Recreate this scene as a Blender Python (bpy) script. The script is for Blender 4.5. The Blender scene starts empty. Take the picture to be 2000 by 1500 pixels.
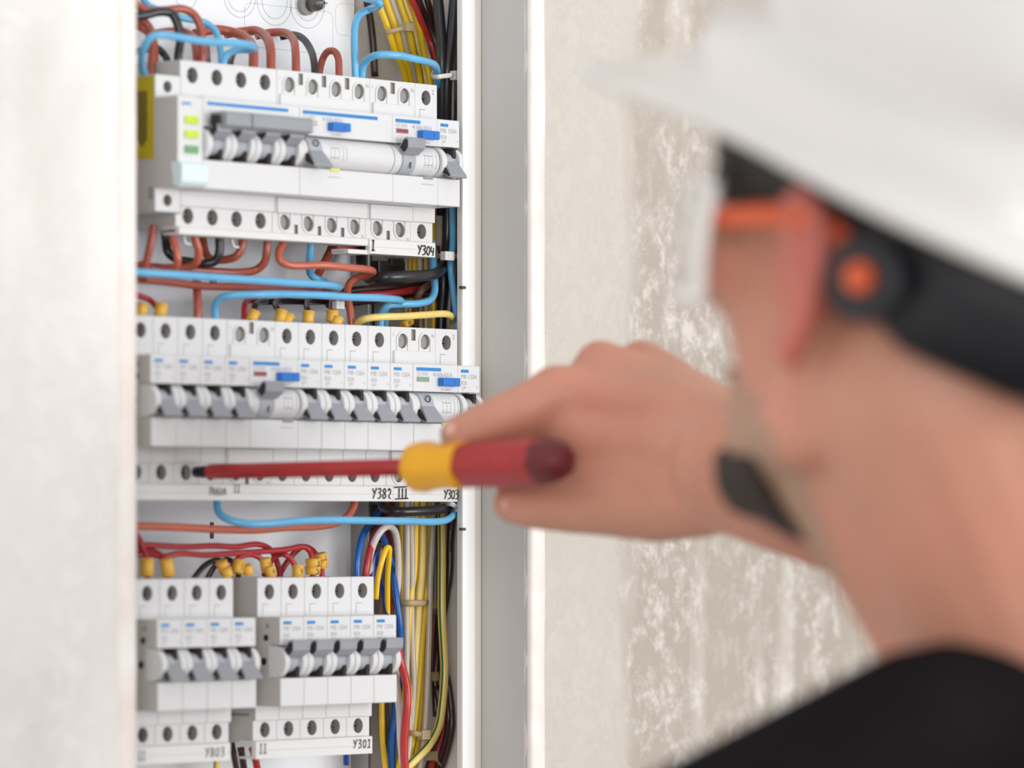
import bpy, bmesh, math, random
from mathutils import Vector, Matrix, noise
random.seed(7)
C = bpy.context.scene.collection

# ------------------------------------------------------------------ camera, world, lights, exposure
FPX = 9440.0; TH = math.radians(48); HOR = 1030.0
F = Vector((math.sin(TH), math.cos(TH), 0)); R = Vector((math.cos(TH), -math.sin(TH), 0)); U = Vector((0, 0, 1))
CAM = -2.55 * (F + (37/FPX) * R)
cd = bpy.data.cameras.new('camera'); cam = bpy.data.objects.new('camera', cd); C.objects.link(cam)
cam.location = CAM
cam.rotation_euler = (math.radians(90), 0, -TH)
cd.sensor_width = 36; cd.lens = FPX/2000*36; cd.shift_y = (HOR-750)/2000
cd.clip_start = 0.05; cd.clip_end = 50
cd.dof.use_dof = True; cd.dof.focus_distance = 2.545; cd.dof.aperture_fstop = cd.lens/38.0
bpy.context.scene.camera = cam

sc = bpy.context.scene
w = bpy.data.worlds.new('world'); sc.world = w; w.use_nodes = True
bgn = w.node_tree.nodes['Background']; bgn.inputs[0].default_value = (0.97, 0.985, 1.0, 1); bgn.inputs[1].default_value = 0.86
def area(name, loc, target, sx, sy, power, col):
    d = bpy.data.lights.new(name, 'AREA'); d.shape = 'RECTANGLE'; d.size = sx; d.size_y = sy; d.energy = power; d.color = col
    o = bpy.data.objects.new(name, d); C.objects.link(o); o.location = loc
    o.rotation_euler = (Vector(target)-Vector(loc)).to_track_quat('-Z', 'Y').to_euler(); return o
area('window_daylight', (0.75, -3.7, 0.05), (-0.12, 0, 0.0), 1.8, 1.7, 88, (1, 0.99, 0.98))
area('added_rear_fill', (-4.9, -4.3, 0.35), (-0.15, 0, 0.0), 2.2, 1.8, 110, (1, 0.99, 0.985))  # fill lamp added to brighten the left wall and left-facing sides
vs = sc.view_settings; vs.view_transform = 'Standard'; vs.look = 'None'; vs.gamma = 1; vs.use_curve_mapping = False; vs.exposure = -0.13

# ------------------------------------------------------------------ coordinates
def px(u, v, Y):          # point of the panel depth plane Y (mm) seen at u, v, in mm
    d = F + ((u-1000)/FPX)*R + ((HOR-v)/FPX)*U
    t = (Y/1000-CAM.y)/d.y
    return (CAM + t*d)*1000
def hp(u, v, Z):          # point at camera distance Z (m)
    return CAM + Z*(F + ((u-1000)/FPX)*R + ((HOR-v)/FPX)*U)
def wf(r, z, up): return CAM + z*F + r*R + up*U

# ------------------------------------------------------------------ materials
def s2l(c): return tuple((x/255/12.92 if x <= 10 else ((x/255+0.055)/1.055)**2.4) for x in c)
MATS = {}
def mat(name, rgb, rough=0.5, metal=0.0, var=0.05, scale=60.0, bump=0.0, spec=0.5, alpha=None, trans=0.0, sss=0.0, coat=0.0, rgb2=None, stretch=(1,1,1)):
    m = bpy.data.materials.new(name); m.use_nodes = True; nt = m.node_tree; b = nt.nodes['Principled BSDF']
    lin = s2l(rgb); l2 = s2l(rgb2) if rgb2 else tuple(x*(1-var*2) for x in lin)
    tc = nt.nodes.new('ShaderNodeTexCoord'); mp = nt.nodes.new('ShaderNodeMapping'); mp.inputs['Scale'].default_value = stretch
    nz = nt.nodes.new('ShaderNodeTexNoise'); nz.inputs['Scale'].default_value = scale; nz.inputs['Detail'].default_value = 4
    rp = nt.nodes.new('ShaderNodeValToRGB'); rp.color_ramp.elements[0].position = 0.3; rp.color_ramp.elements[1].position = 0.7
    rp.color_ramp.elements[0].color = (*l2, 1); rp.color_ramp.elements[1].color = (*lin, 1)
    L = nt.links.new
    L(tc.outputs['Object'], mp.inputs[0]); L(mp.outputs[0], nz.inputs['Vector']); L(nz.outputs[0], rp.inputs[0]); L(rp.outputs[0], b.inputs['Base Color'])
    b.inputs['Roughness'].default_value = rough; b.inputs['Metallic'].default_value = metal
    b.inputs['Specular IOR Level'].default_value = spec
    if trans: b.inputs['Transmission Weight'].default_value = trans
    if alpha is not None: b.inputs['Alpha'].default_value = alpha
    if sss:
        b.inputs['Subsurface Weight'].default_value = sss; b.inputs['Subsurface Radius'].default_value = (0.012, 0.005, 0.003); b.inputs['Subsurface Scale'].default_value = 1.0
    if coat: b.inputs['Coat Weight'].default_value = coat; b.inputs['Coat Roughness'].default_value = 0.12
    if bump:
        bp = nt.nodes.new('ShaderNodeBump'); bp.inputs['Strength'].default_value = bump; bp.inputs['Distance'].default_value = 0.001
        L(nz.outputs[0], bp.inputs['Height']); L(bp.outputs[0], b.inputs['Normal'])
    MATS[name] = m; return m
mat('white_plastic', (219, 219, 220), 0.42, var=0.01, scale=300, bump=0.03)
mat('side_plastic_shaded', (196, 192, 188), 0.6, var=0.02, scale=300)  # the white plastic greyed for device sides, their shade put into colour
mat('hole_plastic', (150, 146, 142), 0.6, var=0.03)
mat('screw_metal', (120, 112, 112), 0.42, metal=0.35, var=0.1, scale=200)
mat('screw_slot', (40, 36, 36), 0.7)
mat('cap_grey', (152, 150, 146), 0.6, var=0.03)
mat('toggle_grey', (152, 154, 160), 0.42, var=0.03)
mat('drum_grey', (176, 180, 187), 0.3, var=0.06, scale=150)
mat('toggle_hollow_shade', (48, 40, 40), 0.8)  # near-black stands for the shade inside the toggle openings
mat('mark_blue', (36, 130, 200), 0.5, var=0.02)
mat('button_blue', (30, 116, 206), 0.4, var=0.04)
mat('print_grey', (158, 160, 166), 0.6, var=0.02)
mat('line_grey', (150, 146, 146), 0.6, var=0.02)
mat('window_red', (160, 60, 74), 0.3, var=0.1); mat('window_green', (128, 172, 134), 0.3, var=0.1)
mat('window_yellow', (226, 226, 130), 0.3, var=0.05); mat('window_clear', (200, 203, 200), 0.25, var=0.1)
mat('led_lime', (196, 226, 60), 0.35, var=0.04); mat('led_green', (110, 170, 120), 0.35, var=0.06)
mat('sticker_yellow', (205, 180, 20), 0.55, var=0.05); mat('sticker_print', (128, 110, 28), 0.6)
mat('cap_clear', (222, 240, 244), 0.12, var=0.01, coat=0.6)
mat('ink', (30, 14, 18), 0.5, var=0.02)
mat('strip_white', (226, 226, 224), 0.35, var=0.01)
mat('back_plate', (238, 240, 244), 0.5, var=0.02, scale=20)
mat('box_side', (226, 221, 216), 0.6, var=0.03, scale=15)
mat('flange', (234, 228, 219), 0.5, var=0.02, scale=30)
mat('groove', (206, 206, 207), 0.7); mat('flange_lip', (246, 246, 245), 0.5, var=0.02, scale=30)
mat('rail_steel', (170, 168, 165), 0.35, metal=0.7, var=0.08, scale=80)
mat('dark_steel', (110, 106, 100), 0.4, metal=0.6, var=0.15, scale=40)
mat('dark_peg', (70, 66, 62), 0.6)
mat('reveal_grey', (206, 203, 199), 0.6, var=0.015, scale=12)
WIRE = dict(blue=(104, 184, 228), brown=(168, 82, 64), orange=(198, 102, 78), black=(34, 32, 36), red=(178, 42, 48), darkbrown=(58, 32, 30), yellow=(250, 206, 26),
            pale=(242, 214, 122), white=(226, 218, 212), beige=(196, 184, 170), royal=(20, 96, 178), deep=(22, 60, 150), grey=(112, 106, 108), darkred=(110, 30, 32), redb=(200, 58, 54), green=(20, 110, 60), taupe=(128, 92, 84))
for k, c in WIRE.items(): mat('wire_'+k, c, 0.36, var=0.05, scale=90, coat=0.25)
mat('tie_white', (226, 224, 222), 0.35, var=0.04, alpha=0.9); mat('tie_beige', (190, 168, 128), 0.5, var=0.08, alpha=0.92)
mat('marker_yellow', (236, 186, 74), 0.45, var=0.06, scale=150)
mat('driver_red', (176, 40, 44), 0.42, var=0.08, scale=90, sss=0.02); mat('driver_grip_end', (112, 28, 34), 0.5, var=0.15, scale=50)
mat('driver_yellow', (244, 176, 20), 0.42, var=0.03); mat('driver_steel', (52, 48, 50), 0.35, metal=0.6)
mat('skin', (210, 150, 128), 0.5, var=0.06, scale=22, sss=0.12, rgb2=(200, 141, 118))
def skin_variation():
    m = MATS['skin']; nt = m.node_tree; b = nt.nodes['Principled BSDF']; L = nt.links.new
    src = b.inputs['Base Color'].links[0].from_socket
    tc = nt.nodes.new('ShaderNodeTexCoord'); n = nt.nodes.new('ShaderNodeTexNoise'); n.inputs['Scale'].default_value = 17; n.inputs['Detail'].default_value = 3
    r = nt.nodes.new('ShaderNodeValToRGB'); r.color_ramp.elements[0].position = 0.42; r.color_ramp.elements[1].position = 0.66
    r.color_ramp.elements[0].color = (0.94, 0.95, 0.93, 1); r.color_ramp.elements[1].color = (1.03, 0.95, 0.94, 1)
    x = nt.nodes.new('ShaderNodeMix'); x.data_type = 'RGBA'; x.blend_type = 'MULTIPLY'; x.inputs[0].default_value = 1.0
    L(tc.outputs['Object'], n.inputs['Vector']); L(n.outputs[0], r.inputs[0]); L(src, x.inputs[6]); L(r.outputs[0], x.inputs[7]); L(x.outputs[2], b.inputs['Base Color'])
skin_variation()
mat('ear_skin', (202, 112, 98), 0.5, var=0.06, scale=30, sss=0.2)
mat('stubble_skin', (184, 146, 122), 0.65, var=0.1, scale=200, sss=0.05)
mat('nail', (232, 180, 166), 0.3, var=0.02)
mat('beard', (60, 48, 42), 0.85, var=0.2, scale=300, bump=0.5)
mat('hair', (40, 30, 26), 0.6, var=0.25, scale=160, bump=0.6, stretch=(1,1,0.2))
mat('shirt', (26, 23, 25), 0.95, var=0.08, scale=30, bump=0.2, spec=0.1)
mat('jeans', (48, 58, 82), 0.9, var=0.1, scale=90, bump=0.3); mat('shoe', (60, 50, 44), 0.7)
mat('helmet_white', (226, 222, 218), 0.28, var=0.01, scale=10, coat=0.4)
mat('helmet_band', (32, 32, 38), 0.5, var=0.08); mat('knob_orange', (226, 96, 50), 0.45, var=0.05)
mat('eye_white', (235, 230, 225), 0.2); mat('iris', (70, 48, 34), 0.3); mat('lips', (182, 100, 92), 0.5)
mat('lens_rim', (245, 243, 240), 0.15, var=0.01, coat=0.5)
def lens_mat():
    m = mat('lens_clear_gleam', (250, 248, 246), 0.05, var=0.0, alpha=0.35, coat=1.0); return m  # white in the see-through lens paints its bright reflection
lens_mat()
mat('floor_screed', (150, 144, 136), 0.8, var=0.1, scale=6)

def wall_material():
    m = bpy.data.materials.new('wall_plaster'); m.use_nodes = True; nt = m.node_tree; b = nt.nodes['Principled BSDF']; L = nt.links.new; N = nt.nodes.new
    b.inputs['Roughness'].default_value = 0.8; b.inputs['Specular IOR Level'].default_value = 0.2
    tc = N('ShaderNodeTexCoord'); sx = N('ShaderNodeSeparateXYZ'); L(tc.outputs['Object'], sx.inputs[0])
    def noise_(scale, detail, st, dist=0.0, rough=0.5):
        mp = N('ShaderNodeMapping'); mp.inputs['Scale'].default_value = st; n = N('ShaderNodeTexNoise'); n.inputs['Scale'].default_value = scale
        n.inputs['Detail'].default_value = detail; n.inputs['Distortion'].default_value = dist; n.inputs['Roughness'].default_value = rough
        L(tc.outputs['Object'], mp.inputs[0]); L(mp.outputs[0], n.inputs['Vector']); return n.outputs[0]
    def ramp(src, stops):
        r = N('ShaderNodeValToRGB'); e = r.color_ramp.elements
        while len(e) < len(stops): e.new(0.5)
        for el, (p, c) in zip(e, stops): el.position = p; el.color = (*c, 1)
        L(src, r.inputs[0]); return r.outputs[0]
    def mix(fac, a, c):
        x = N('ShaderNodeMix'); x.data_type = 'RGBA'; L(fac, x.inputs[0]); L(a, x.inputs[6]); L(c, x.inputs[7]); return x.outputs[2]
    def mathn(op, a, bv, cl=False):
        x = N('ShaderNodeMath'); x.operation = op; x.use_clamp = cl
        for i, q in enumerate((a, bv)):
            if isinstance(q, (int, float)): x.inputs[i].default_value = q
            else: L(q, x.inputs[i])
        return x.outputs[0]
    dark = s2l((184, 173, 162)); light = s2l((226, 219, 211)); cream = s2l((208, 201, 192)); white = s2l((244, 241, 237))
    patch = ramp(noise_(64, 9, (1, 1, 0.8), 0.25, 0.74), [(0.46, (0,0,0)), (0.58, (1,1,1))])
    big = ramp(noise_(14, 3, (1, 1, 0.35), 0.5), [(0.38, (0,0,0)), (0.62, (1,1,1))])
    streak = ramp(noise_(26, 2, (1, 1, 0.05), 0.1), [(0.56, (0,0,0)), (0.66, (1,1,1))])
    fine = ramp(noise_(170, 5, (1, 1, 0.8), 0.4, 0.7), [(0.40, (.25,.25,.25)), (0.56, (1,1,1))])
    f1 = mathn('MULTIPLY', mathn('MULTIPLY', patch, fine), mathn('ADD', mathn('MULTIPLY', big, 0.75), 0.3), True)
    f1 = mathn('ADD', f1, mathn('MULTIPLY', streak, 0.45), True)
    da = N('ShaderNodeRGB'); da.outputs[0].default_value = (*dark, 1); la = N('ShaderNodeRGB'); la.outputs[0].default_value = (*light, 1)
    cr = N('ShaderNodeRGB'); cr.outputs[0].default_value = (*cream, 1); wh = N('ShaderNodeRGB'); wh.outputs[0].default_value = (*white, 1)
    mott = mix(f1, da.outputs[0], la.outputs[0])
    speck = ramp(noise_(150, 2, (1, 1, 0.8), 0.0), [(0.71, (0,0,0)), (0.76, (1,1,1))])
    br = N('ShaderNodeRGB'); br.outputs[0].default_value = (*s2l((160, 140, 122)), 1)
    mott = mix(mathn('MULTIPLY', speck, 0.5), mott, br.outputs[0])
    wob = mathn('MULTIPLY', mathn('SUBTRACT', noise_(22, 5, (1, 1, 0.5)), 0.5), 0.05)
    xw = mathn('ADD', sx.outputs[0], wob)
    t1 = mathn('MULTIPLY', mathn('SUBTRACT', xw, 0.070), 60.0, True)          # cream skim coat beside the opening, mottled beyond
    col = mix(t1, cr.outputs[0], mott)
    t0 = mathn('MULTIPLY', mathn('SUBTRACT', -0.20, 0), 1); 
    tw = mathn('MULTIPLY', mathn('SUBTRACT', -0.22, sx.outputs[0]), 20.0, True)  # whiter on the left, brighter light there put into the colour
    faint = ramp(noise_(16, 3, (1, 1, 0.5)), [(0.5, (0,0,0)), (0.8, (1,1,1))])
    whc = mix(mathn('MULTIPLY', faint, 0.45), wh.outputs[0], cr.outputs[0])
    col = mix(tw, col, whc)
    L(col, b.inputs['Base Color'])
    bp = N('ShaderNodeBump'); bp.inputs['Strength'].default_value = 0.35; bp.inputs['Distance'].default_value = 0.0012; L(f1, bp.inputs['Height']); L(bp.outputs[0], b.inputs['Normal'])
    MATS['wall_plaster'] = m
wall_material()

# ------------------------------------------------------------------ mesh helpers (all in mm, built in m)
class MB:
    def __init__(s): s.v = []; s.f = []; s.m = []; s.sm = []
    def add(s, vs, fs, mi=0, smooth=False):
        b = len(s.v); s.v += [tuple(x) for x in vs]; s.f += [tuple(b+i for i in f) for f in fs]; s.m += [mi]*len(fs); s.sm += [smooth]*len(fs)
    def box(s, x0, x1, y0, y1, z0, z1, mi=0):
        s.add([(x0,y0,z0),(x1,y0,z0),(x1,y1,z0),(x0,y1,z0),(x0,y0,z1),(x1,y0,z1),(x1,y1,z1),(x0,y1,z1)],
              [(0,3,2,1),(4,5,6,7),(0,1,5,4),(1,2,6,5),(2,3,7,6),(3,0,4,7)], mi)
    def prism(s, poly, x0, x1, mi=0, side=None, smooth=False):   # poly of (y,z), counter-clockwise seen from +X or not, extruded along x
        n = len(poly); vs = [(x0,y,z) for y,z in poly]+[(x1,y,z) for y,z in poly]
        s.add(vs, [tuple(range(n))[::-1], tuple(range(n, 2*n))], mi if side is None else side)
        s.add(vs, [(i, (i+1)%n, (i+1)%n+n, i+n) for i in range(n)], mi, smooth)
    def cylx(s, cy, cz, r, x0, x1, mi=0, n=28, a0=0, side=None):
        s.prism([(cy+r*math.cos(a0+2*math.pi*i/n), cz+r*math.sin(a0+2*math.pi*i/n)) for i in range(n)], x0, x1, mi, side, True)
    def cyly(s, cx, cz, r, y0, y1, mi=0, n=28, rz=None):
        rz = rz or r; c = [(cx+r*math.cos(2*math.pi*i/n), cz+rz*math.sin(2*math.pi*i/n)) for i in range(n)]
        vs = [(x,y0,z) for x,z in c]+[(x,y1,z) for x,z in c]
        s.add(vs, [tuple(range(n)), tuple(range(n,2*n))[::-1]], mi); s.add(vs, [((i+1)%n, i, i+n, (i+1)%n+n) for i in range(n)], mi, True)
    def quadxz(s, pts, y, mi=0):
        s.add([(x,y,z) for x,z in pts], [tuple(range(len(pts)))], mi)
    def tube(s, pts, r, mi=0, n=12, mi2=None, sub=6, cap=True, width=None, radii=None):
        P = catmull([Vector(p) for p in pts], sub) if sub > 1 else [Vector(p) for p in pts]
        m = len(P); T = [(P[min(i+1,m-1)]-P[max(i-1,0)]).normalized() for i in range(m)]
        nrm = T[0].orthogonal().normalized(); ref = Vector((0,-1,0)); q = ref - ref.dot(T[0])*T[0]
        if q.length > 0.1: nrm = q.normalized()
        vs = []
        for i in range(m):
            if i: nrm = (nrm - nrm.dot(T[i])*T[i]).normalized()
            bn = T[i].cross(nrm)
            rr = radii(i/(m-1)) if radii else r
            for k in range(n):
                a = 2*math.pi*k/n
                vs.append(P[i] + rr*math.cos(a)*nrm + (width or rr)*math.sin(a)*bn)
        for k in range(n):
            stripe = mi2 is not None and k in (0, 1, n-1)
            s.add(vs if k == 0 else [], [], 0)
        b = len(s.v)-len(vs)
        for i in range(m-1):
            for k in range(n):
                s.f.append((b+i*n+k, b+i*n+(k+1)%n, b+(i+1)*n+(k+1)%n, b+(i+1)*n+k)); s.sm.append(True)
                s.m.append(mi2 if (mi2 is not None and k == 2) else mi)
        if cap: s.f += [tuple(b+k for k in range(n))[::-1], tuple(b+(m-1)*n+k for k in range(n))]; s.m += [mi, mi]; s.sm += [False, False]
    def lathe(s, origin, axis, prof, mi=0, n=32, lobes=0, depth=0):     # prof: (dist, radius, material)
        A = Vector(axis).normalized(); nn = A.orthogonal().normalized(); bb = A.cross(nn); O = Vector(origin); b = len(s.v)
        for (d, r, mm) in prof:
            for k in range(n):
                a = 2*math.pi*k/n; rr = r*(1-depth*(0.5+0.5*math.cos(lobes*a))) if lobes else r
                s.v.append(tuple(O + A*d + rr*math.cos(a)*nn + rr*math.sin(a)*bb))
        for i in range(len(prof)-1):
            for k in range(n):
                s.f.append((b+i*n+k, b+i*n+(k+1)%n, b+(i+1)*n+(k+1)%n, b+(i+1)*n+k)); s.m.append(prof[i+1][2]); s.sm.append(True)
        s.f += [tuple(b+k for k in range(n))[::-1], tuple(b+(len(prof)-1)*n+k for k in range(n))]; s.m += [prof[0][2], prof[-1][2]]; s.sm += [False, False]
    def text(s, t, x, z, size, y, mi=0, sx=1.0):
        vs, fs = text_mesh(t); s.add([(x+a*size*sx, y, z+b_*size) for a, b_ in vs], fs, mi)
    def mesh(s, name, mats):
        me = bpy.data.meshes.new(name); me.from_pydata([(a/1000, b/1000, c/1000) for a, b, c in s.v], [], s.f)
        for m in mats: me.materials.append(MATS[m])
        me.polygons.foreach_set('material_index', s.m); me.polygons.foreach_set('use_smooth', s.sm)
        bm = bmesh.new(); bm.from_mesh(me); bmesh.ops.recalc_face_normals(bm, faces=bm.faces); bm.to_mesh(me); bm.free()
        me.update(); return me
    def build(s, name, mats, parent=None, bevel=0.0, loc=None):
        o = bpy.data.objects.new(name, s.mesh(name, mats)); C.objects.link(o)
        if parent: o.parent = parent
        if loc: o.location = Vector(loc)/1000
        if bevel:
            md = o.modifiers.new('bevel', 'BEVEL'); md.width = bevel/1000; md.segments = 2; md.limit_method = 'ANGLE'; md.angle_limit = math.radians(50)
        return o
def catmull(P, sub):
    Q = [P[0]*2-P[1]]+P+[P[-1]*2-P[-2]]; out = []
    for i in range(1, len(Q)-2):
        p0, p1, p2, p3 = Q[i-1:i+3]
        a0 = 0; a1 = max((p1-p0).length, 1e-6)**0.5; a2 = a1+max((p2-p1).length, 1e-6)**0.5; a3 = a2+max((p3-p2).length, 1e-6)**0.5
        for k in range(sub):
            t = a1+(a2-a1)*k/sub
            A1 = p0*((a1-t)/(a1-a0))+p1*((t-a0)/(a1-a0)); A2 = p1*((a2-t)/(a2-a1))+p2*((t-a1)/(a2-a1)); A3 = p2*((a3-t)/(a3-a2))+p3*((t-a2)/(a3-a2))
            B1 = A1*((a2-t)/(a2-a0))+A2*((t-a0)/(a2-a0)); B2 = A2*((a3-t)/(a3-a1))+A3*((t-a1)/(a3-a1))
            out.append(B1*((a2-t)/(a2-a1))+B2*((t-a1)/(a2-a1)))
    out.append(P[-1]); return out
TC = {}
def text_mesh(t):
    if t not in TC:
        cu = bpy.data.curves.new('lettering', 'FONT'); cu.body = t; cu.size = 1; cu.resolution_u = 2
        o = bpy.data.objects.new('lettering', cu); me = bpy.data.meshes.new_from_object(o)
        TC[t] = ([(v.co.x, v.co.y) for v in me.vertices], [tuple(p.vertices) for p in me.polygons])
        bpy.data.objects.remove(o); bpy.data.meshes.remove(me); bpy.data.curves.remove(cu)
    return TC[t]
def tag(o, label, cat, group=None, kind=None):
    o['label'] = label; o['category'] = cat
    if group: o['group'] = group
    if kind: o['kind'] = kind
    return o
def thing(name, label, cat, loc=(0,0,0), group=None):
    o = bpy.data.objects.new(name, None); C.objects.link(o); o.location = Vector(loc)/1000; o.empty_display_size = 0.01
    return tag(o, label, cat, group)
def struct(o): o['kind'] = 'structure'; return o
KIDS = {}
def copy_tree(root, loc, label, group=None):
    r = root.copy(); C.objects.link(r); r.location = Vector(loc)/1000; r['label'] = label
    if group: r['group'] = group
    elif 'group' in r: del r['group']
    for ch in list(root.children):
        c = ch.copy(); C.objects.link(c); c.parent = r
        for g in list(ch.children):
            d = g.copy(); C.objects.link(d); d.parent = c
    return r
def boolean_cut(o, cutter_mb):
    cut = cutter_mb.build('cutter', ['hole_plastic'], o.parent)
    md = o.modifiers.new('cut', 'BOOLEAN'); md.object = cut; md.operation = 'DIFFERENCE'; md.solver = 'EXACT'
    dg = bpy.context.evaluated_depsgraph_get(); dg.update()
    me = bpy.data.meshes.new_from_object(o.evaluated_get(dg)); me.name = o.name
    o.modifiers.clear(); old = o.data; o.data = me; bpy.data.meshes.remove(old); bpy.data.objects.remove(cut)
    return o
def add_bevel(o, wd):
    md = o.modifiers.new('bevel', 'BEVEL'); md.width = wd/1000; md.segments = 2; md.limit_method = 'ANGLE'; md.angle_limit = math.radians(50)

# ------------------------------------------------------------------ the wall, its opening, the floor
XL, XR = -287.9, 0.0; ZB, ZT = -330.0, 520.0
mb = MB(); T = 160
TF = 34; mb.box(-2600, XL-14, 0, T, -1560, 1400); mb.box(XR+14, 2600, 0, T, -1560, 1400); mb.box(XL-14, XL, 0, TF, ZB, ZT); mb.box(XR, XR+14, 0, TF, ZB, ZT)
mb.box(XL-14, XR+14, 0, T, ZT, 1400); mb.box(XL-14, XR+14, 0, T, -1560, ZB)
struct(mb.build('wall_back', ['wall_plaster']))
mb = MB(); mb.box(-5200, 2600, -5200, T, -1600, -1560); struct(mb.build('floor', ['floor_screed']))
mb = MB(); mb.box(XR-1.2, XR+0.6, 1.5, 34, ZB, ZT); struct(mb.build('trim_1', ['reveal_grey']))
mb = MB(); mb.box(XL-0.6, XL+1.2, 1.5, 34, ZB, ZT); struct(mb.build('trim_2', ['reveal_grey']))
# plaster corner bead: a wavy white edge on each side of the opening
mat('corner_bead', (250, 246, 242), 0.55, var=0.02, scale=40, rgb2=(240, 228, 220))
for nm, xe, sg in (('trim_3', XR, 1), ('trim_4', XL, -1)):
    mb = MB(); n = 160; vs = []; fs = []
    for i in range(n+1):
        z = ZB+(ZT-ZB)*i/n; j = 0.35*noise.noise(Vector((0.05*z, sg*3, 0)))+0.25*noise.noise(Vector((0.3*z, sg, 2)))
        jo = 0.6*noise.noise(Vector((0.02*z, sg*5, 1)))
        vs += [(xe-sg*(1.3+j*0.6), 4.0, z), (xe-sg*(0.9+j), -0.6, z), (xe+sg*1.2, -1.6-j*0.5, z), (xe+sg*(10.0+jo), -0.9, z), (xe+sg*(11.0+jo), 0.4, z), (xe, 4.0, z)]
    for i in range(n):
        for k in range(6): fs.append((i*6+k, i*6+(k+1)%6, (i+1)*6+(k+1)%6, (i+1)*6+k))
    mb.add(vs, fs, 0, True); struct(mb.build(nm, ['corner_bead']))

# ------------------------------------------------------------------ the cabinet
cab = thing('distribution_cabinet', 'open white electrical distribution cabinet recessed in the plastered wall', 'electrical cabinet', (0, 0, 0))
mb = MB(); mb.box(-280, px(694, 700, 97).x, 97, 99, ZB+10, ZT-10); mb.box(px(694, 700, 97).x-1, px(694, 700, 97).x, 97, 103, ZB+10, ZT-10)
mb.build('back_plate', ['back_plate'], cab, 0.3)
mb = MB(); mb.box(-294, 9, 103, 104.5, ZB+6, ZT-6); mb.build('box_rear', ['box_side'], cab)
mb = MB(); mb.box(8, 9.5, 37, 104, ZB+6, ZT-6, 0); mb.box(-296, -294.5, 37, 104, ZB+6, ZT-6, 0); mb.box(-296, 9.5, 37, 104, ZT-8, ZT-6, 0); mb.box(-296, 9.5, 37, 104, ZB+6, ZB+8, 0)
mb.build('box_side', ['box_side'], cab, 0.3)
mb = MB()
for (a, b_) in ((-17.6, -1.3), (XL+1.3, XL+17.6)):
    mb.box(a, b_, 34, 37, ZB+2, ZT-2, 0)
mb.box(-18.1, -8.2, 32.2, 34.2, ZB+2, ZT-2, 1)      # raised lip next to the box
mb.box(XL+17, XR-17, 34, 37, ZT-20, ZT-2, 0); mb.box(XL+17, XR-17, 34, 37, ZB+2, ZB+20, 0)
mb.build('front_flange', ['flange', 'flange_lip'], cab, 0.5)
# moulded rings on the back plate (knock-outs)
def ring(u, v, r, y=96.9):
    p = px(u, v, 100); m = MB(); n = 40; vs = []
    for i in range(n):
        a = 2*math.pi*i/n
        for rr in (r-0.25, r+0.25): vs.append((p.x+rr*math.cos(a), y, p.z+rr*math.sin(a)))
    m.add(vs, [(2*i, 2*i+1, (2*i+3) % (2*n), (2*i+2) % (2*n)) for i in range(n)], 0)
    return m
for (u, v, r) in ((355, -12, 8), (460, -10, 12), (460, -10, 9), (528, 2, 13), (528, 2, 9.5), (592, 8, 13), (592, 8, 9)):
    ring(u, v, r).build('knockout', ['groove'], cab)
p = px(575, 52, 100); mb = MB()
def rrect(m, x0, x1, z0, z1, r, y, w, mi=0):
    pts = []
    for cx, cz, a0 in ((x1-r, z1-r, 0), (x0+r, z1-r, 90), (x0+r, z0+r, 180), (x1-r, z0+r, 270)):
        for k in range(6): a = math.radians(a0+18*k); pts.append((cx+r*math.cos(a), cz+r*math.sin(a), math.cos(a), math.sin(a)))
    n = len(pts); vs = []
    for (x, z, c, s_) in pts: vs += [(x, y, z), (x+w*c, y, z+w*s_)]
    m.add(vs, [(2*i, 2*i+1, (2*i+3) % (2*n), (2*i+2) % (2*n)) for i in range(n)], mi)
a = px(470, 60, 100); b_ = px(642, 18, 100); rrect(mb, a.x, b_.x, a.z-8, b_.z-2, 4, 96.9, 0.3)
a = px(648, 60, 100); b_ = px(700, 20, 100); rrect(mb, a.x, b_.x, a.z-2, b_.z+2, 4, 96.9, 0.3)
mb.build('moulded_rib', ['groove'], cab)
# steel upright beside the rails and rail brackets
xu = px(712, 600, 88).x
mb = MB(); mb.box(xu-1.2, xu+0.6, 84, 99, -150, 160, 0); mb.box(xu-1.2, xu+9, 97, 99, -150, 160, 0)
mb.build('mounting_upright', ['rail_steel'], cab, 0.2)
for (v0, z0) in ((505, 0), (990, 0)):
    pass
for zc in (190.6, 62.4, -67.8):
    mb = MB(); mb.box(-276, -24, 78.0, 79.2, zc-17.5, zc-12.5); mb.box(-276, -24, 78.0, 79.2, zc+12.5, zc+17.5)
    mb.box(-276, -24, 79.2, 86, zc-13.5, zc-12.3); mb.box(-276, -24, 79.2, 86, zc+12.3, zc+13.5); mb.box(-276, -24, 85, 86.2, zc-13.5, zc+13.5)
    mb.build('din_rail', ['rail_steel'], cab, 0.2)
    mb = MB(); mb.box(-262, -254, 86, 100, zc-8, zc+8); mb.box(-40, -32, 86, 100, zc-8, zc+8); mb.build('rail_bracket', ['dark_steel'], cab, 0.4)
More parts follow.
